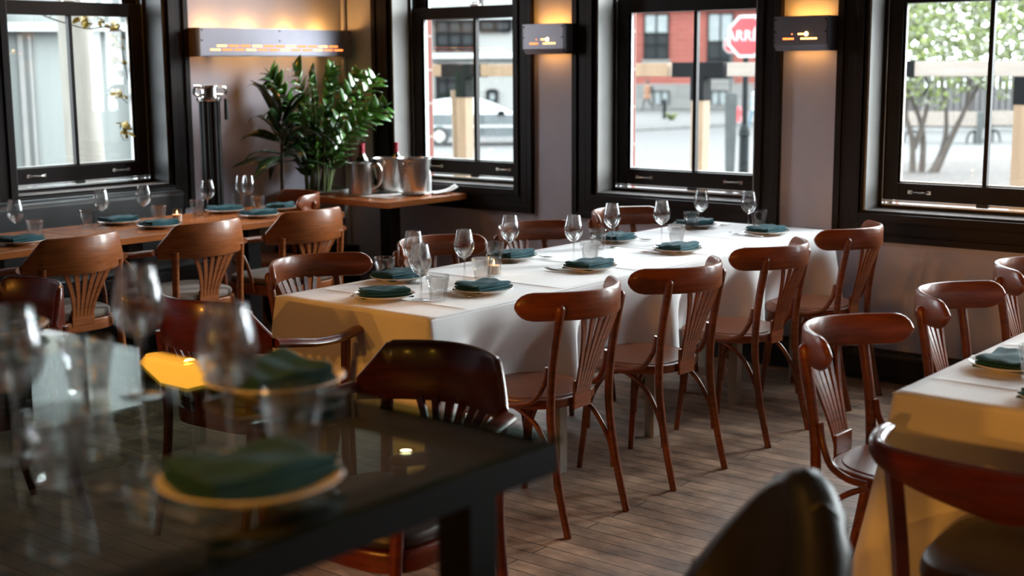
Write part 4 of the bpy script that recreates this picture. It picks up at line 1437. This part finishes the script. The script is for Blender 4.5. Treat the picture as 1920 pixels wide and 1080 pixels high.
t = thing('zz_plant', 'lush plant with arching stems of glossy oval leaves in a grey pot', 'plant', (5.90, 6.405, 0))
bm = MB()
lathe(bm, [(0.0, 0.43), (0.10, 0.43), (0.135, 0.46), (0.185, 0.60), (0.208, 0.74), (0.215, 0.79), (0.205, 0.795), (0.198, 0.77), (0.0, 0.765)], 40); obj('pot', bm, 'pot_grey', t)
bm = MB(); lathe(bm, [(0.0, 0.767), (0.196, 0.767), (0.19, 0.778), (0.0, 0.785)], 32); obj('soil', bm, 'soil', t)
bs, bl = MB(), MB()
for k in range(19):
    a = k * 2.39996 + 0.3
    lean = rp.uniform(0.16, 0.50)
    H = rp.uniform(0.38, 0.78)
    dx, dy = math.cos(a) * lean, math.sin(a) * lean * 0.75
    b0 = Vector((math.cos(a) * 0.07, math.sin(a) * 0.07 - 0.02, 0.77))
    tip = b0 + Vector((dx, dy, H))
    tip.y = max(-0.34, min(tip.y, 0.12))
    tip.x = max(-0.24, min(tip.x, 0.43))
    midp = b0 + (tip - b0) * 0.5 + Vector((-dx * 0.22, -dy * 0.22, H * 0.06))
    pts = catmull([b0, midp, tip], 7)
    tube(bs, pts, (0.009, 0.0025), 7)
    n = len(pts)
    for i in range(int(n * 0.28), n):
        tdir = (pts[min(i + 1, n - 1)] - pts[i - 1]).normalized()
        s0 = tdir.cross(Vector((math.sin(a), -math.cos(a), 0.2))).normalized()
        for s in (-1, 1):
            d = (s0 * s * 0.9 + tdir * 0.75 + Vector((0, 0, 0.05))).normalized()
            if pts[i].y > 0.06 and d.y > 0:
                d.y *= -0.3
            if pts[i].x > 0.38 and d.x > 0:
                d.x *= 0.2
            leaf_strip(bl, pts[i], d, rp.uniform(0.085, 0.125), rp.uniform(0.050, 0.064), rp.uniform(0.1, 0.5), rp.uniform(-.9, .9), n=5, shape=0.75)
        if i == n - 1:
            leaf_strip(bl, pts[i], tdir, 0.07, 0.03, 0.2, 0, n=5, shape=0.75)
obj('stem', bs, 'stem_green', t)
o = obj('foliage', bl, 'leaf_green', t, ang=70)
md = o.modifiers.new('thickness', 'SOLIDIFY'); md.thickness = 0.0012
bm = MB(); box(bm, (5.71, 6.22, 0.0), (6.10, 6.60, 0.428), 0.006)
tag(obj('plant_stand', bm, 'black_frame'), 'black box stand carrying the grey pot of the leafy plant', 'stand')

# ------------------------------------------------------------------ the street outside
GZ = -1.1
bm = MB(); box(bm, (6.83, -60, GZ - 0.3), (140, 140, GZ)); box(bm, (-60, 7.1, GZ - 0.3), (6.83, 140, GZ))
struct(obj('ground', bm, 'pavement'))


def frame_at(px, depth, z=GZ):
    "local frame in the street: x to the right, y away from the viewer"
    p = at(px, 540, depth)
    yaw = math.atan2(ray(px, 540).y, ray(px, 540).x)
    return Vector((p.x, p.y, z)), yaw - PI / 2


def flat(px, py, z):
    d = ray(px, py)
    return EYE + d * ((z - EYE.z) / d.z)


# roadway and mulch bed as thin ground layers
bm = MB()
a, b, c, d = flat(1150, 236, GZ), flat(1500, 228, GZ), flat(1560, 345, GZ), flat(900, 345, GZ)
q = [(a.x, a.y), (b.x, b.y), (c.x, c.y), (d.x, d.y)]
rings_mesh(bm, [[Vector((x, y, GZ)) for x, y in q], [Vector((x, y, GZ + 0.012)) for x, y in q]])
struct(obj('roadway', bm, 'road'))
bm = MB()
q = [flat(1560, 312, GZ), flat(1920, 300, GZ), flat(2200, 310, GZ), flat(2200, 390, GZ), flat(1560, 366, GZ)]
rings_mesh(bm, [[Vector((p.x, p.y, GZ)) for p in q], [Vector((p.x, p.y, GZ + 0.05)) for p in q]])
struct(obj('planting_bed', bm, 'mulch'))
bm = MB()
a, b = flat(1180, 247, GZ), flat(1440, 233, GZ)
tube(bm, [(a.x, a.y, GZ + 0.05), (b.x, b.y, GZ + 0.05)], 0.12, 8)
tag(obj('kerb', bm, 'kerb_stone'), 'pale stone kerb on the far side of the road', 'kerb')

# red brick building opposite
D = 82
loc, rz = frame_at(1300, D)
t = thing('brick_building', 'red brick building with tall sash windows and a stone base across the street', 'building', loc, rz)
mpp = D / FPX
# pixel helpers in that facade's own plane (metres from px 1300, street level)
X = lambda px: (px - 1300) * mpp
Z = lambda py: (206 - py) * mpp
bm = MB(); box(bm, (X(1085), 0.0, Z(160)), (X(1560), 8, 22)); obj('brick_wall', bm, 'red_brick', t)
bm = MB(); box(bm, (X(1085), -0.25, 0), (X(1560), 8, Z(160)), 0.05); obj('stone_base', bm, 'stone_base', t)
bm = MB(); box(bm, (X(1085), -0.3, Z(26)), (X(1560), 0.0, Z(20))); obj('stone_band', bm, 'stone_base', t)
for (a, b, ya, yb) in ((1203, 1249, 33, 116), (1318, 1365, 33, 152), (1100, 1160, 33, 116), (1430, 1480, 33, 152), (1203, 1249, -90, 0), (1318, 1365, -90, 5)):
    bm = MB()
    x0, x1, z0, z1 = X(a), X(b), Z(yb), Z(ya)
    for u in (x0, (x0 + x1) / 2 - 0.05, x1 - 0.1):
        box(bm, (u, -0.12, z0), (u + 0.1, 0.02, z1))
    for v in (z0, z0 + (z1 - z0) * 0.30, z0 + (z1 - z0) * 0.55, z1 - 0.1):
        box(bm, (x0, -0.12, v), (x1, 0.02, v + 0.1))
    wf = obj('window_frame', bm, 'pole_dark', t)
    bm = MB(); box(bm, (x0, -0.05, z0), (x1, 0.01, z1)); obj('glass', bm, 'street_window', wf)
    bm = MB(); box(bm, (x0 + 0.1, -0.09, z0 + (z1 - z0) * 0.58), (x1 - 0.1, -0.04, z1)); obj('blind', bm, 'blind', wf)
    bm = MB(); box(bm, (x0 - 0.1, -0.2, z0 - 0.22), (x1 + 0.1, 0.02, z0)); obj('window_sill', bm, 'stone_base', wf)
for a, b in ((1222, 1251), (1326, 1356)):
    bm = MB(); box(bm, (X(a), -0.32, Z(197)), (X(b), -0.2, Z(173))); wf = obj('basement_window', bm, 'blind', t)
    bm = MB()
    for v in (X(a), (X(a) + X(b)) / 2 - 0.04, X(b) - 0.08):
        box(bm, (v, -0.36, Z(197)), (v + 0.08, -0.28, Z(173)))
    box(bm, (X(a), -0.36, Z(174)), (X(b), -0.28, Z(172)))
    obj('window_bars', bm, 'pole_dark', wf)

# pale building beyond the car
D = 58
loc, rz = frame_at(890, D)
t = thing('pale_building', 'pale rendered building with black gridded windows behind the parked car', 'building', loc, rz)
mpp = D / FPX
X = lambda px: (px - 890) * mpp
Z = lambda py: (250 - py) * mpp
bm = MB(); box(bm, (X(700), 0, 0), (X(1085), 8, 22)); obj('wall', bm, 'pale_render', t)
bm = MB(); box(bm, (X(700), -0.4, Z(52)), (X(1085), 0, Z(36)), 0.03); box(bm, (X(700), -0.4, Z(122)), (X(1085), 0, Z(112)), 0.03); obj('white_band', bm, 'white_render', t)
for a, b, ya, yb, nx, nz in ((826, 893, 54, 121, 3, 3), (905, 960, 54, 72, 2, 1), (700, 812, 54, 121, 3, 3), (826, 862, 133, 215, 2, 3), (918, 934, 180, 200, 1, 1)):
    bm = MB()
    x0, x1, z0, z1 = X(a), X(b), Z(yb), Z(ya)
    box(bm, (x0, -0.06, z0), (x1, 0.01, z1))
    g = obj('glass', bm, 'street_window' if nx > 1 else 'blind', t)
    bm = MB()
    for k in range(nx + 1):
        u = x0 + (x1 - x0) * k / nx
        box(bm, (u - 0.07, -0.16, z0), (u + 0.07, 0.0, z1))
    for k in range(nz + 1):
        v = z0 + (z1 - z0) * k / nz
        box(bm, (x0, -0.16, v - 0.07), (x1, 0.0, v + 0.07))
    obj('window_grid', bm, 'bracket_black', g)

# mint-panelled building beyond the left window
D = 15
loc, rz = frame_at(125, D)
t = thing('panelled_building', 'pale building with white posts and misted green panels outside the left window', 'building', loc, rz)
mpp = D / FPX
X = lambda px: (px - 125) * mpp
zz = lambda py: at(125, py, D).z - GZ
bm = MB(); box(bm, (X(-420), 0.0, 0), (X(470), 4, 13)); obj('panel_wall', bm, 'mint_panel', t)
bm = MB()
for px, w in ((36, 8), (-190, 8), (262, 7), (462, 8)):
    box(bm, (X(px - w), -0.25, 0), (X(px + w), 0.0, 13), 0.01)
for py in (54, -190, -420):
    box(bm, (X(-420), -0.22, zz(py + 8)), (X(470), 0.0, zz(py - 8)), 0.01)
obj('white_posts', bm, 'white_render', t)
bm = MB()
for a, b in ((8, 24), (-170, -60)):
    box(bm, (X(a), -0.03, 0.2), (X(b), 0.01, zz(66)))
obj('dark_pane', bm, 'street_window', t)
bm = MB()
for x0_, x1_ in ((66, 76), (84, 90)):
    box(bm, (X(x0_), -0.06, 0.2), (X(x1_), 0.01, zz(66)), 0.01)
obj('curtain', bm, 'pale_render', t)

t = thing('street_tree', 'broad grey tree trunk standing outside the left window', 'tree', frame_at(178, 11.5)[0])
bm = MB(); tube(bm, catmull([(0.03, 0, 0), (0.0, 0, 1.2), (-0.03, 0, 2.4), (-0.06, 0, 4), (0.0, 0, 7)], 4), (0.20, 0.10), 16)
obj('trunk', bm, 'pale_bark', t)
# vine close to the glass
t = thing('vine_branch', 'bare vine twigs with yellow leaves hanging outside the left window', 'vine')
rv_ = random.Random(5)
VD = 8.0
main = [at(px, py, VD) for px, py in ((60, 20), (92, 33), (125, 44), (165, 54), (200, 50), (215, 60), (228, 92), (236, 130), (240, 150))]
twig = [[at(px, py, VD) for px, py in q] for q in (((92, 33), (103, 22)), ((165, 54), (178, 42), (205, 40)), ((200, 50), (192, 38), (206, 34)), ((200, 118), (216, 140), (234, 155)), ((216, 140), (228, 132)), ((200, 178), (225, 182), (240, 195)), ((226, 250), (232, 262), (242, 262)), ((236, 60), (242, 40), (238, 10)))]
bm = MB()
tube(bm, catmull(main, 4), (0.005, 0.003), 6)
for q in twig:
    tube(bm, catmull(q, 4), (0.003, 0.0015), 6)
obj('twigs', bm, 'bark', t)
bm = MB()
for px, py, n in ((150, 28, 5), (168, 36, 8), (182, 33, 4), (210, 46, 6), (222, 50, 7), (215, 66, 5), (213, 84, 9), (226, 76, 5), (222, 112, 8), (208, 116, 3), (220, 128, 4), (216, 172, 9), (228, 175, 4), (231, 231, 6), (238, 249, 3)):
    for k in range(n):
        p = at(px + rv_.uniform(-5, 5), py + rv_.uniform(-5, 5), VD + rv_.uniform(-0.04, 0.04))
        leaf_strip(bm, p, (rv_.uniform(-1, 1), rv_.uniform(-1, 1), rv_.uniform(-1, 0.4)), rv_.uniform(0.04, 0.065), rv_.uniform(0.03, 0.045), 0.3, rv_.uniform(-2, 2), n=4)
o = obj('yellow_leaves', bm, 'yellow_leaf', t, ang=80)
md = o.modifiers.new('thickness', 'SOLIDIFY'); md.thickness = 0.0006

# timber pergola along the terrace
t = thing('timber_pergola', 'timber post-and-beam frame with black steel brackets outside the windows', 'pergola', (12, 0, 0))
for y0, y1, mat in ((9.35, 11.2, 'timber'), (7.62, 9.2, 'timber'), (5.2, 6.92, 'pale_timber'), (1.0, 4.98, 'pale_timber')):
    bm = MB(); box(bm, (-0.07, y0, 1.44), (0.07, y1, 1.575), 0.006); obj('beam', bm, mat, t)
for y in (10.44, 7.26, 4.0):
    bm = MB(); box(bm, (-0.07, y - 0.07, GZ), (0.07, y + 0.07, 1.44), 0.006); obj('post', bm, 'timber', t)
    bm = MB()
    if y > 5:
        box(bm, (-0.078, y - 0.3, 1.432), (0.078, y + 0.3, 1.583), 0.004)
    box(bm, (-0.078, y - 0.078, 1.20), (0.078, y + 0.078, 1.44), 0.004)
    obj('bracket', bm, 'bracket_black', t)
bm = MB(); box(bm, (-0.078, 4.98, 1.432), (0.078, 5.2, 1.583), 0.004); obj('bracket', bm, 'bracket_black', t)
bm = MB(); tube(bm, [(0.05, 10.62, 1.28), (0.05, 10.545, GZ)], 0.085, 4); obj('leaning_brace', bm, 'timber', t, ang=30)
for y, x in ((9.6, 0.0), (9.0, 0.0), (4.9, 0.0), (3.9, 0.0)):
    bm = MB(); tube(bm, [(x, y, 1.44), (x, y - 0.03, 1.36), (x, y + 0.01, 1.27)], 0.009, 6); obj('strap', bm, 'bracket_black', t)

# parked car
loc, rz = frame_at(905, 47)
t = thing('parked_car', 'grey estate car parked across the street, cut by the window frames', 'car', loc, rz)
prof_lo = [(-2.35, 0.42), (-2.38, 0.62), (-2.30, 1.0), (-2.0, 1.05), (0.7, 1.05), (1.35, 0.98), (2.1, 0.84), (2.35, 0.68), (2.38, 0.45), (2.2, 0.30), (-2.2, 0.30)]
bm = MB()
rings_mesh(bm, [[Vector((x * k, y, z)) for x, z in prof_lo] for y, k in ((-0.88, 0.97), (-0.92, 1.0), (0.92, 1.0), (0.88, 0.97))])
body = obj('body', bm, 'car_paint', t, ang=25)
bm = MB()
cab = [(-2.1, 1.03), (-1.75, 1.48), (-1.2, 1.56), (-0.1, 1.55), (0.4, 1.42), (1.2, 1.02)]
rings_mesh(bm, [[Vector((x * k, y, 1.03 + (z - 1.03) * k2)) for x, z in cab] for y, k, k2 in ((-0.84, 0.97, 0.02), (-0.70, 0.95, 0.9), (-0.55, 0.95, 1.0), (0.55, 0.95, 1.0), (0.70, 0.95, 0.9), (0.84, 0.97, 0.02))])
obj('cabin', bm, 'car_glass', t, ang=35)
for sx in (-1.4, 1.45):
    for sy in (-0.86, 0.86):
        bm = MB(); tube(bm, [(sx, sy - 0.1, 0.33), (sx, sy + 0.1, 0.33)], 0.33, 24)
        wl = obj('wheel', bm, 'tyre', t)
        bm = MB(); tube(bm, [(sx, sy - 0.11, 0.33), (sx, sy + 0.11, 0.33)], 0.2, 20); obj('hub_cap', bm, 'pull_metal', wl)
bm = MB(); box(bm, (-2.36, -0.94, 0.78), (-1.95, -0.80, 0.98), 0.02); box(bm, (-2.40, -0.93, 0.52), (-2.15, -0.80, 0.62), 0.02); obj('tail_light', bm, 'tail_light', t)
bm = MB(); box(bm, (0.55, -1.12, 1.0), (0.8, -0.88, 1.16), 0.04); obj('wing_mirror', bm, 'bracket_black', t)
bm = MB(); box(bm, (-1.9, -0.935, 0.60), (1.9, -0.91, 0.68), 0.01); obj('door_trim', bm, 'white_render', t)
for u in (-0.95, 0.05):
    bm = MB(); box(bm, (u - 0.012, -0.926, 0.42), (u + 0.012, -0.90, 1.04)); obj('door_gap', bm, 'bracket_black', t)


# stop signs and poles
def octagon(r, y0, y1, bm):
    rings_mesh(bm, [[Vector((r * math.cos(R(22.5 + 45 * k)), y, r * math.sin(R(22.5 + 45 * k)))) for k in range(8)] for y in (y0, y1)])


def stop_sign(label, px, py, depth, size, turn, polew=0.0):
    p = at(px, py, depth)
    yaw = math.atan2(ray(px, py).y, ray(px, py).x) - PI / 2 + turn
    t = thing('stop_sign', label, 'road sign', p, yaw)
    bm = MB(); octagon(size / 2 * 1.08, -0.012, 0.004, bm); pl = obj('sign_panel', bm, 'sign_white', t, ang=20)
    bm = MB(); octagon(size / 2 * 0.95, -0.0145, -0.010, bm); obj('sign_face', bm, 'sign_red', pl, ang=20)
    cu = bpy.data.curves.new('sign_lettering', 'FONT')
    cu.body = 'ARRÊT'
    cu.align_x, cu.align_y = 'CENTER', 'CENTER'
    cu.size = size * 0.36
    cu.extrude = 0.0015
    cu.materials.append(M['sign_white'])
    tmp = bpy.data.objects.new('sign_lettering', cu)
    COL.objects.link(tmp)
    me = bpy.data.meshes.new_from_object(tmp.evaluated_get(bpy.context.evaluated_depsgraph_get()))
    bpy.data.objects.remove(tmp)
    o = bpy.data.objects.new('sign_lettering', me)
    COL.objects.link(o)
    o.parent = pl
    o.rotation_euler = (R(90), 0, 0)
    o.location = (0, -0.017, 0)
    if polew:
        bm = MB(); tube(bm, [(0, 0.05, 0.5), (0, 0.05, GZ - p.z)], polew, 12); obj('post', bm, 'post_grey', t)
    return t


t = stop_sign('black street post with a flared base carrying the large red ARRÊT stop sign', 1401, 68, 24, 0.74, R(-26))
stop_sign('small distant red stop sign left of the large one', 1371, 84, 62, 0.74, R(-20), 0.05)
sgn = t.location.copy()
zz = lambda py: at(1391, py, 24.2).z - sgn.z
PX, PY = -0.06, 0.09
bm = MB(); tube(bm, [(PX, PY, zz(240)), (PX, PY, zz(28))], (0.055, 0.05), 14)
lathe(bm, [(0.06, zz(250)), (0.10, zz(247)), (0.085, zz(240)), (0.055, zz(234))], 16, (PX, PY, 0))
obj('shaft', bm, 'pole_dark', t)
g0 = GZ - sgn.z
bm = MB(); lathe(bm, [(0.0, g0), (0.16, g0), (0.14, g0 + 0.2), (0.10, g0 + 0.3), (0.09, zz(256)), (0.115, zz(254)), (0.10, zz(248)), (0.0, zz(248))], 8, (PX, PY, 0)); obj('flared_base', bm, 'pole_dark', t, ang=30)
p, rz = frame_at(1364, 26)
t = thing('grey_bollard', 'tall tapering grey post on the pavement left of the street post', 'bollard', p, rz)
zz = lambda py: at(1364, py, 26).z - GZ
bm = MB()
rings_mesh(bm, [[Vector((x * w, y * 0.06, z)) for x, y in ((-1, -1), (1, -1), (1, 1), (-1, 1))] for z, w in ((0.25, 0.075), (0.9, 0.095), (zz(180), 0.115), (zz(174), 0.10))])
obj('panel', bm, 'post_grey', t, ang=30)
bm = MB(); box(bm, (-0.07, -0.06, 0), (0.07, 0.06, 0.26), 0.01); obj('foot', bm, 'pole_dark', t)
p, rz = frame_at(1242, 68)
bm = MB(); tube(bm, [(0, 0, 0), (0, 0, 0.75), (0, 0, 0.85)], [0.10, 0.09, 0.12], 12, round_end=True)
tag(obj('black_bollard', bm, 'pole_dark', loc=p), 'short black bollard on the far kerb below the brick building', 'bollard')
p, rz = frame_at(1255, 66)
bm = MB()
for k in range(60):
    a = k * 2.4
    leaf_strip(bm, (0.1 * math.cos(a), 0.1 * math.sin(a), 0), (math.cos(a) * 0.7, math.sin(a) * 0.7, 1), rnd.uniform(0.25, 0.5), 0.08, 0.6, 0, n=4)
o = obj('weed_tuft', bm, 'blossom', loc=p)
md = o.modifiers.new('thickness', 'SOLIDIFY'); md.thickness = 0.003
tag(o, 'small green weed tuft beside the black bollard', 'plant')
p, rz = frame_at(1378, 60)
t = thing('fire_hydrant', 'small red hydrant on the pavement behind the grey post', 'hydrant', p, rz)
bm = MB(); lathe(bm, [(0.0, 0), (0.17, 0), (0.13, 0.1), (0.12, 0.6), (0.15, 0.62), (0.13, 0.75), (0.0, 0.82)], 16); obj('barrel', bm, 'sign_red', t)
bm = MB(); tube(bm, [(-0.2, 0, 0.5), (0.2, 0, 0.5)], 0.06, 10); obj('outlet', bm, 'sign_red', t)


# two walkers far away
def walker(label, px, depth, h, torso_mat, leg_mat, turn, bag):
    p, rz = frame_at(px, depth)
    t = thing('person', label, 'person', p, rz + turn)
    k = h / 1.75
    # continuous body: skin modifier on a skeleton, walking along local +x
    V = [(0, 0, 0.95), (0, 0, 1.15), (0, 0, 1.38), (0, 0, 1.50), (0.02, 0, 1.62), (0.02, 0, 1.70),
         (0.0, 0.17, 1.40), (-0.12, 0.21, 1.14), (0.02, 0.22, 0.92), (0.0, -0.17, 1.40), (0.12, -0.21, 1.14), (0.24, -0.20, 0.96),
         (0.02, 0.09, 0.90), (0.20, 0.09, 0.50), (0.25, 0.09, 0.07), (0.40, 0.09, 0.03), (-0.02, -0.09, 0.90), (-0.12, -0.09, 0.50), (-0.38, -0.09, 0.14), (-0.30, -0.09, 0.03)]
    E = [(0, 1), (1, 2), (2, 3), (3, 4), (4, 5), (2, 6), (6, 7), (7, 8), (2, 9), (9, 10), (10, 11), (0, 12), (12, 13), (13, 14), (14, 15), (0, 16), (16, 17), (17, 18), (18, 19)]
    rad = [.13, .13, .15, .055, .09, .08, .065, .045, .035, .065, .045, .035, .09, .06, .045, .035, .09, .06, .045, .035]
    me = bpy.data.meshes.new('body')
    me.from_pydata([Vector(v) * k for v in V], E, [])
    me.materials.append(M[leg_mat])
    o = bpy.data.objects.new('body', me)
    COL.objects.link(o)
    o.parent = t
    sk = o.modifiers.new('skin', 'SKIN')
    for i, r in enumerate(rad):
        me.skin_vertices[0].data[i].radius = (r * k, r * k)
    me.skin_vertices[0].data[0].use_root = True
    o.modifiers.new('sub', 'SUBSURF').levels = 1
    bm = MB()
    rings_mesh(bm, [[Vector(((0.17 * w) * math.cos(a) * k, 0.23 * w * math.sin(a) * k, z * k)) for a in [2 * PI * q / 16 for q in range(16)]] for z, w in ((0.72, 1.15), (0.95, 1.05), (1.2, 1.0), (1.4, 1.02), (1.50, 0.45))])
    coat = obj('coat', bm, torso_mat, t)
    for s in (1, -1):
        bm = MB(); tube(bm, [(0, s * 0.2 * k, 1.42 * k), (-s * 0.12 * k, s * 0.235 * k, 1.14 * k), (s * -0.02 * k + 0.05, s * 0.235 * k, 0.94 * k)], (0.085 * k, 0.06 * k), 10); obj('sleeve', bm, torso_mat, coat)
    bm = MB(); bmesh.ops.create_uvsphere(bm, u_segments=14, v_segments=10, radius=0.105 * k, matrix=Matrix.Translation((0.02 * k, 0, 1.655 * k))); obj('face', bm, 'skin', t)
    bm = MB(); bmesh.ops.create_uvsphere(bm, u_segments=14, v_segments=10, radius=0.118 * k, matrix=Matrix.Translation((-0.005 * k, 0, 1.68 * k))); obj('hair', bm, 'hair', t)
    if bag:
        bm = MB(); box(bm, (-0.36 * k, -0.16 * k, 1.02 * k), (-0.17 * k, 0.16 * k, 1.42 * k), 0.04); obj('backpack', bm, 'dark_cloth', t)
    return t


walker('person in a tan coat with a dark backpack walking past the brick building', 1210, 80, 1.72, 'tan_coat', 'dark_cloth', PI, True)
walker('person in a white top and blue jeans walking right of the street post', 1409, 57, 1.78, 'white_shirt', 'jeans', R(180), False)

# park: tree, benches, fence, bare shrubs
p, rz = frame_at(1735, 33)
t = thing('blossom_tree', 'multi-stemmed tree with pale green blossom outside the right window', 'tree', p, rz)
rt = random.Random(11)
bm = MB()
stems = [((-0.42, 0, 0), (-0.45, 0, 0.8), (-0.62, 0, 1.5), (-0.5, 0, 2.4)), ((0.0, 0, 0), (0.25, 0, 0.45), (0.52, 0.1, 1.1), (0.95, 0.2, 2.0), (1.3, 0.2, 2.8)), ((0.02, 0.05, 0), (0.28, 0.1, 0.7), (0.30, 0.1, 1.5), (0.1, 0.2, 2.6)),
         ((-0.2, 0.1, 0), (-0.22, 0.2, 1.0), (-0.55, 0.3, 1.9), (-1.0, 0.3, 2.7)), ((0.1, -0.1, 0), (0.45, -0.2, 0.9), (0.75, -0.3, 1.7), (0.8, -0.4, 2.6)), ((-0.42, 0.05, 0.6), (-0.2, 0, 1.3), (-0.05, 0, 2.2))]
for s in stems:
    tube(bm, catmull(s, 5), (0.085, 0.03), 9)
obj('stems', bm, 'bark', t)
for nm, mat, cnt in (('foliage', 'blossom', 5200), ('blossom', 'blossom_white', 3000)):
    bm = MB()
    for k in range(cnt):
        while True:
            x, y, z = rt.uniform(-1, 1), rt.uniform(-1, 1), rt.uniform(-1, 1)
            if x * x + y * y + z * z < 1:
                break
        q = Vector((x * 3.6 + 0.5, y * 2.0, 3.75 + z * 2.15 + 0.12 * math.sin(x * 9)))
        if q.z < 1.75 + 0.3 * math.sin(x * 11):
            continue
        d = Vector((rt.uniform(-1, 1), rt.uniform(-1, 1), rt.uniform(-1, 1)))
        leaf_strip(bm, q, d, rt.uniform(0.09, 0.17), rt.uniform(0.06, 0.12), 0.4, rt.uniform(-2, 2), n=2)
    o = obj(nm, bm, mat, t, ang=80)
    md = o.modifiers.new('thickness', 'SOLIDIFY'); md.thickness = 0.002


def bench(label, px):
    p, rz = frame_at(px, 46)
    t = thing('park_bench', label, 'bench', p, rz, 'park benches')
    bm = MB()
    for k in range(4):
        box(bm, (-1.25, -0.35 + k * 0.11, 0.43), (1.25, -0.26 + k * 0.11, 0.47), 0.008)
    obj('seat_slats', bm, 'pale_render', t)
    bm = MB()
    for k in range(4):
        box(bm, (-1.25, 0.10 + k * 0.025, 0.56 + k * 0.12), (1.25, 0.14 + k * 0.025, 0.665 + k * 0.12), 0.008)
    obj('back_slats', bm, 'pale_timber', t)
    for x in (-1.0, 1.0):
        bm = MB()
        tube(bm, catmull([(x, -0.36, 0), (x, -0.3, 0.25), (x, -0.34, 0.43), (x, 0.0, 0.42), (x, 0.14, 0.6), (x, 0.24, 1.05)], 4), 0.03, 8)
        tube(bm, catmull([(x, 0.25, 0), (x, 0.12, 0.25), (x, 0.05, 0.43)], 4), 0.03, 8)
        tube(bm, catmull([(x - 0.25, -0.1, 0), (x - 0.18, -0.1, 0.3), (x, -0.1, 0.4), (x + 0.18, -0.1, 0.3), (x + 0.25, -0.1, 0)], 4), 0.03, 8)
        obj('leg', bm, 'bracket_black', t)


bench('white park bench behind the stems of the blossom tree', 1755)
bench('white park bench behind the window bar, right of the other bench', 1905)
p, rz = frame_at(1822, 45)
bm = MB(); box(bm, (-0.1, -0.1, 0), (0.1, 0.1, 1.05), 0.01)
tag(obj('stone_post', bm, 'post_grey', loc=p, rotz=rz), 'short grey post standing between the two park benches', 'post')
p, rz = frame_at(1850, 56)
t = thing('park_fence', 'weathered dark board fence behind the park benches', 'fence', p, rz)
rf = random.Random(3)
bm = MB()
for k in range(60):
    x = -7.5 + k * 0.25
    box(bm, (x, -0.02, 0), (x + 0.235, 0.03, rf.uniform(2.2, 2.5)))
obj('boards', bm, 'fence_wood', t)
t = thing('park_foliage', 'pale green leafy growth filling the view beyond the board fence', 'foliage', p + Vector((6, 3, 0)), rz)
t['kind'] = 'stuff'
bm = MB()
for k in range(5000):
    x, y, z = rf.uniform(-9, 9), rf.uniform(-2, 2), rf.uniform(2.4, 11)
    leaf_strip(bm, (x, y, z), (rf.uniform(-1, 1), rf.uniform(-1, 1), rf.uniform(-1, 1)), rf.uniform(0.35, 0.6), rf.uniform(0.25, 0.45), 0.3, rf.uniform(-2, 2), n=2)
o = obj('foliage', bm, 'blossom', t, ang=80)
md = o.modifiers.new('thickness', 'SOLIDIFY'); md.thickness = 0.003
bm = MB()
for k in range(7):
    x = -7.5 + k * 2.4
    tube(bm, [(x, 0, 0), (x + 0.2, 0, 3.2), (x - 0.1, 0, 6)], (0.2, 0.1), 8)
obj('stems', bm, 'bark', t)
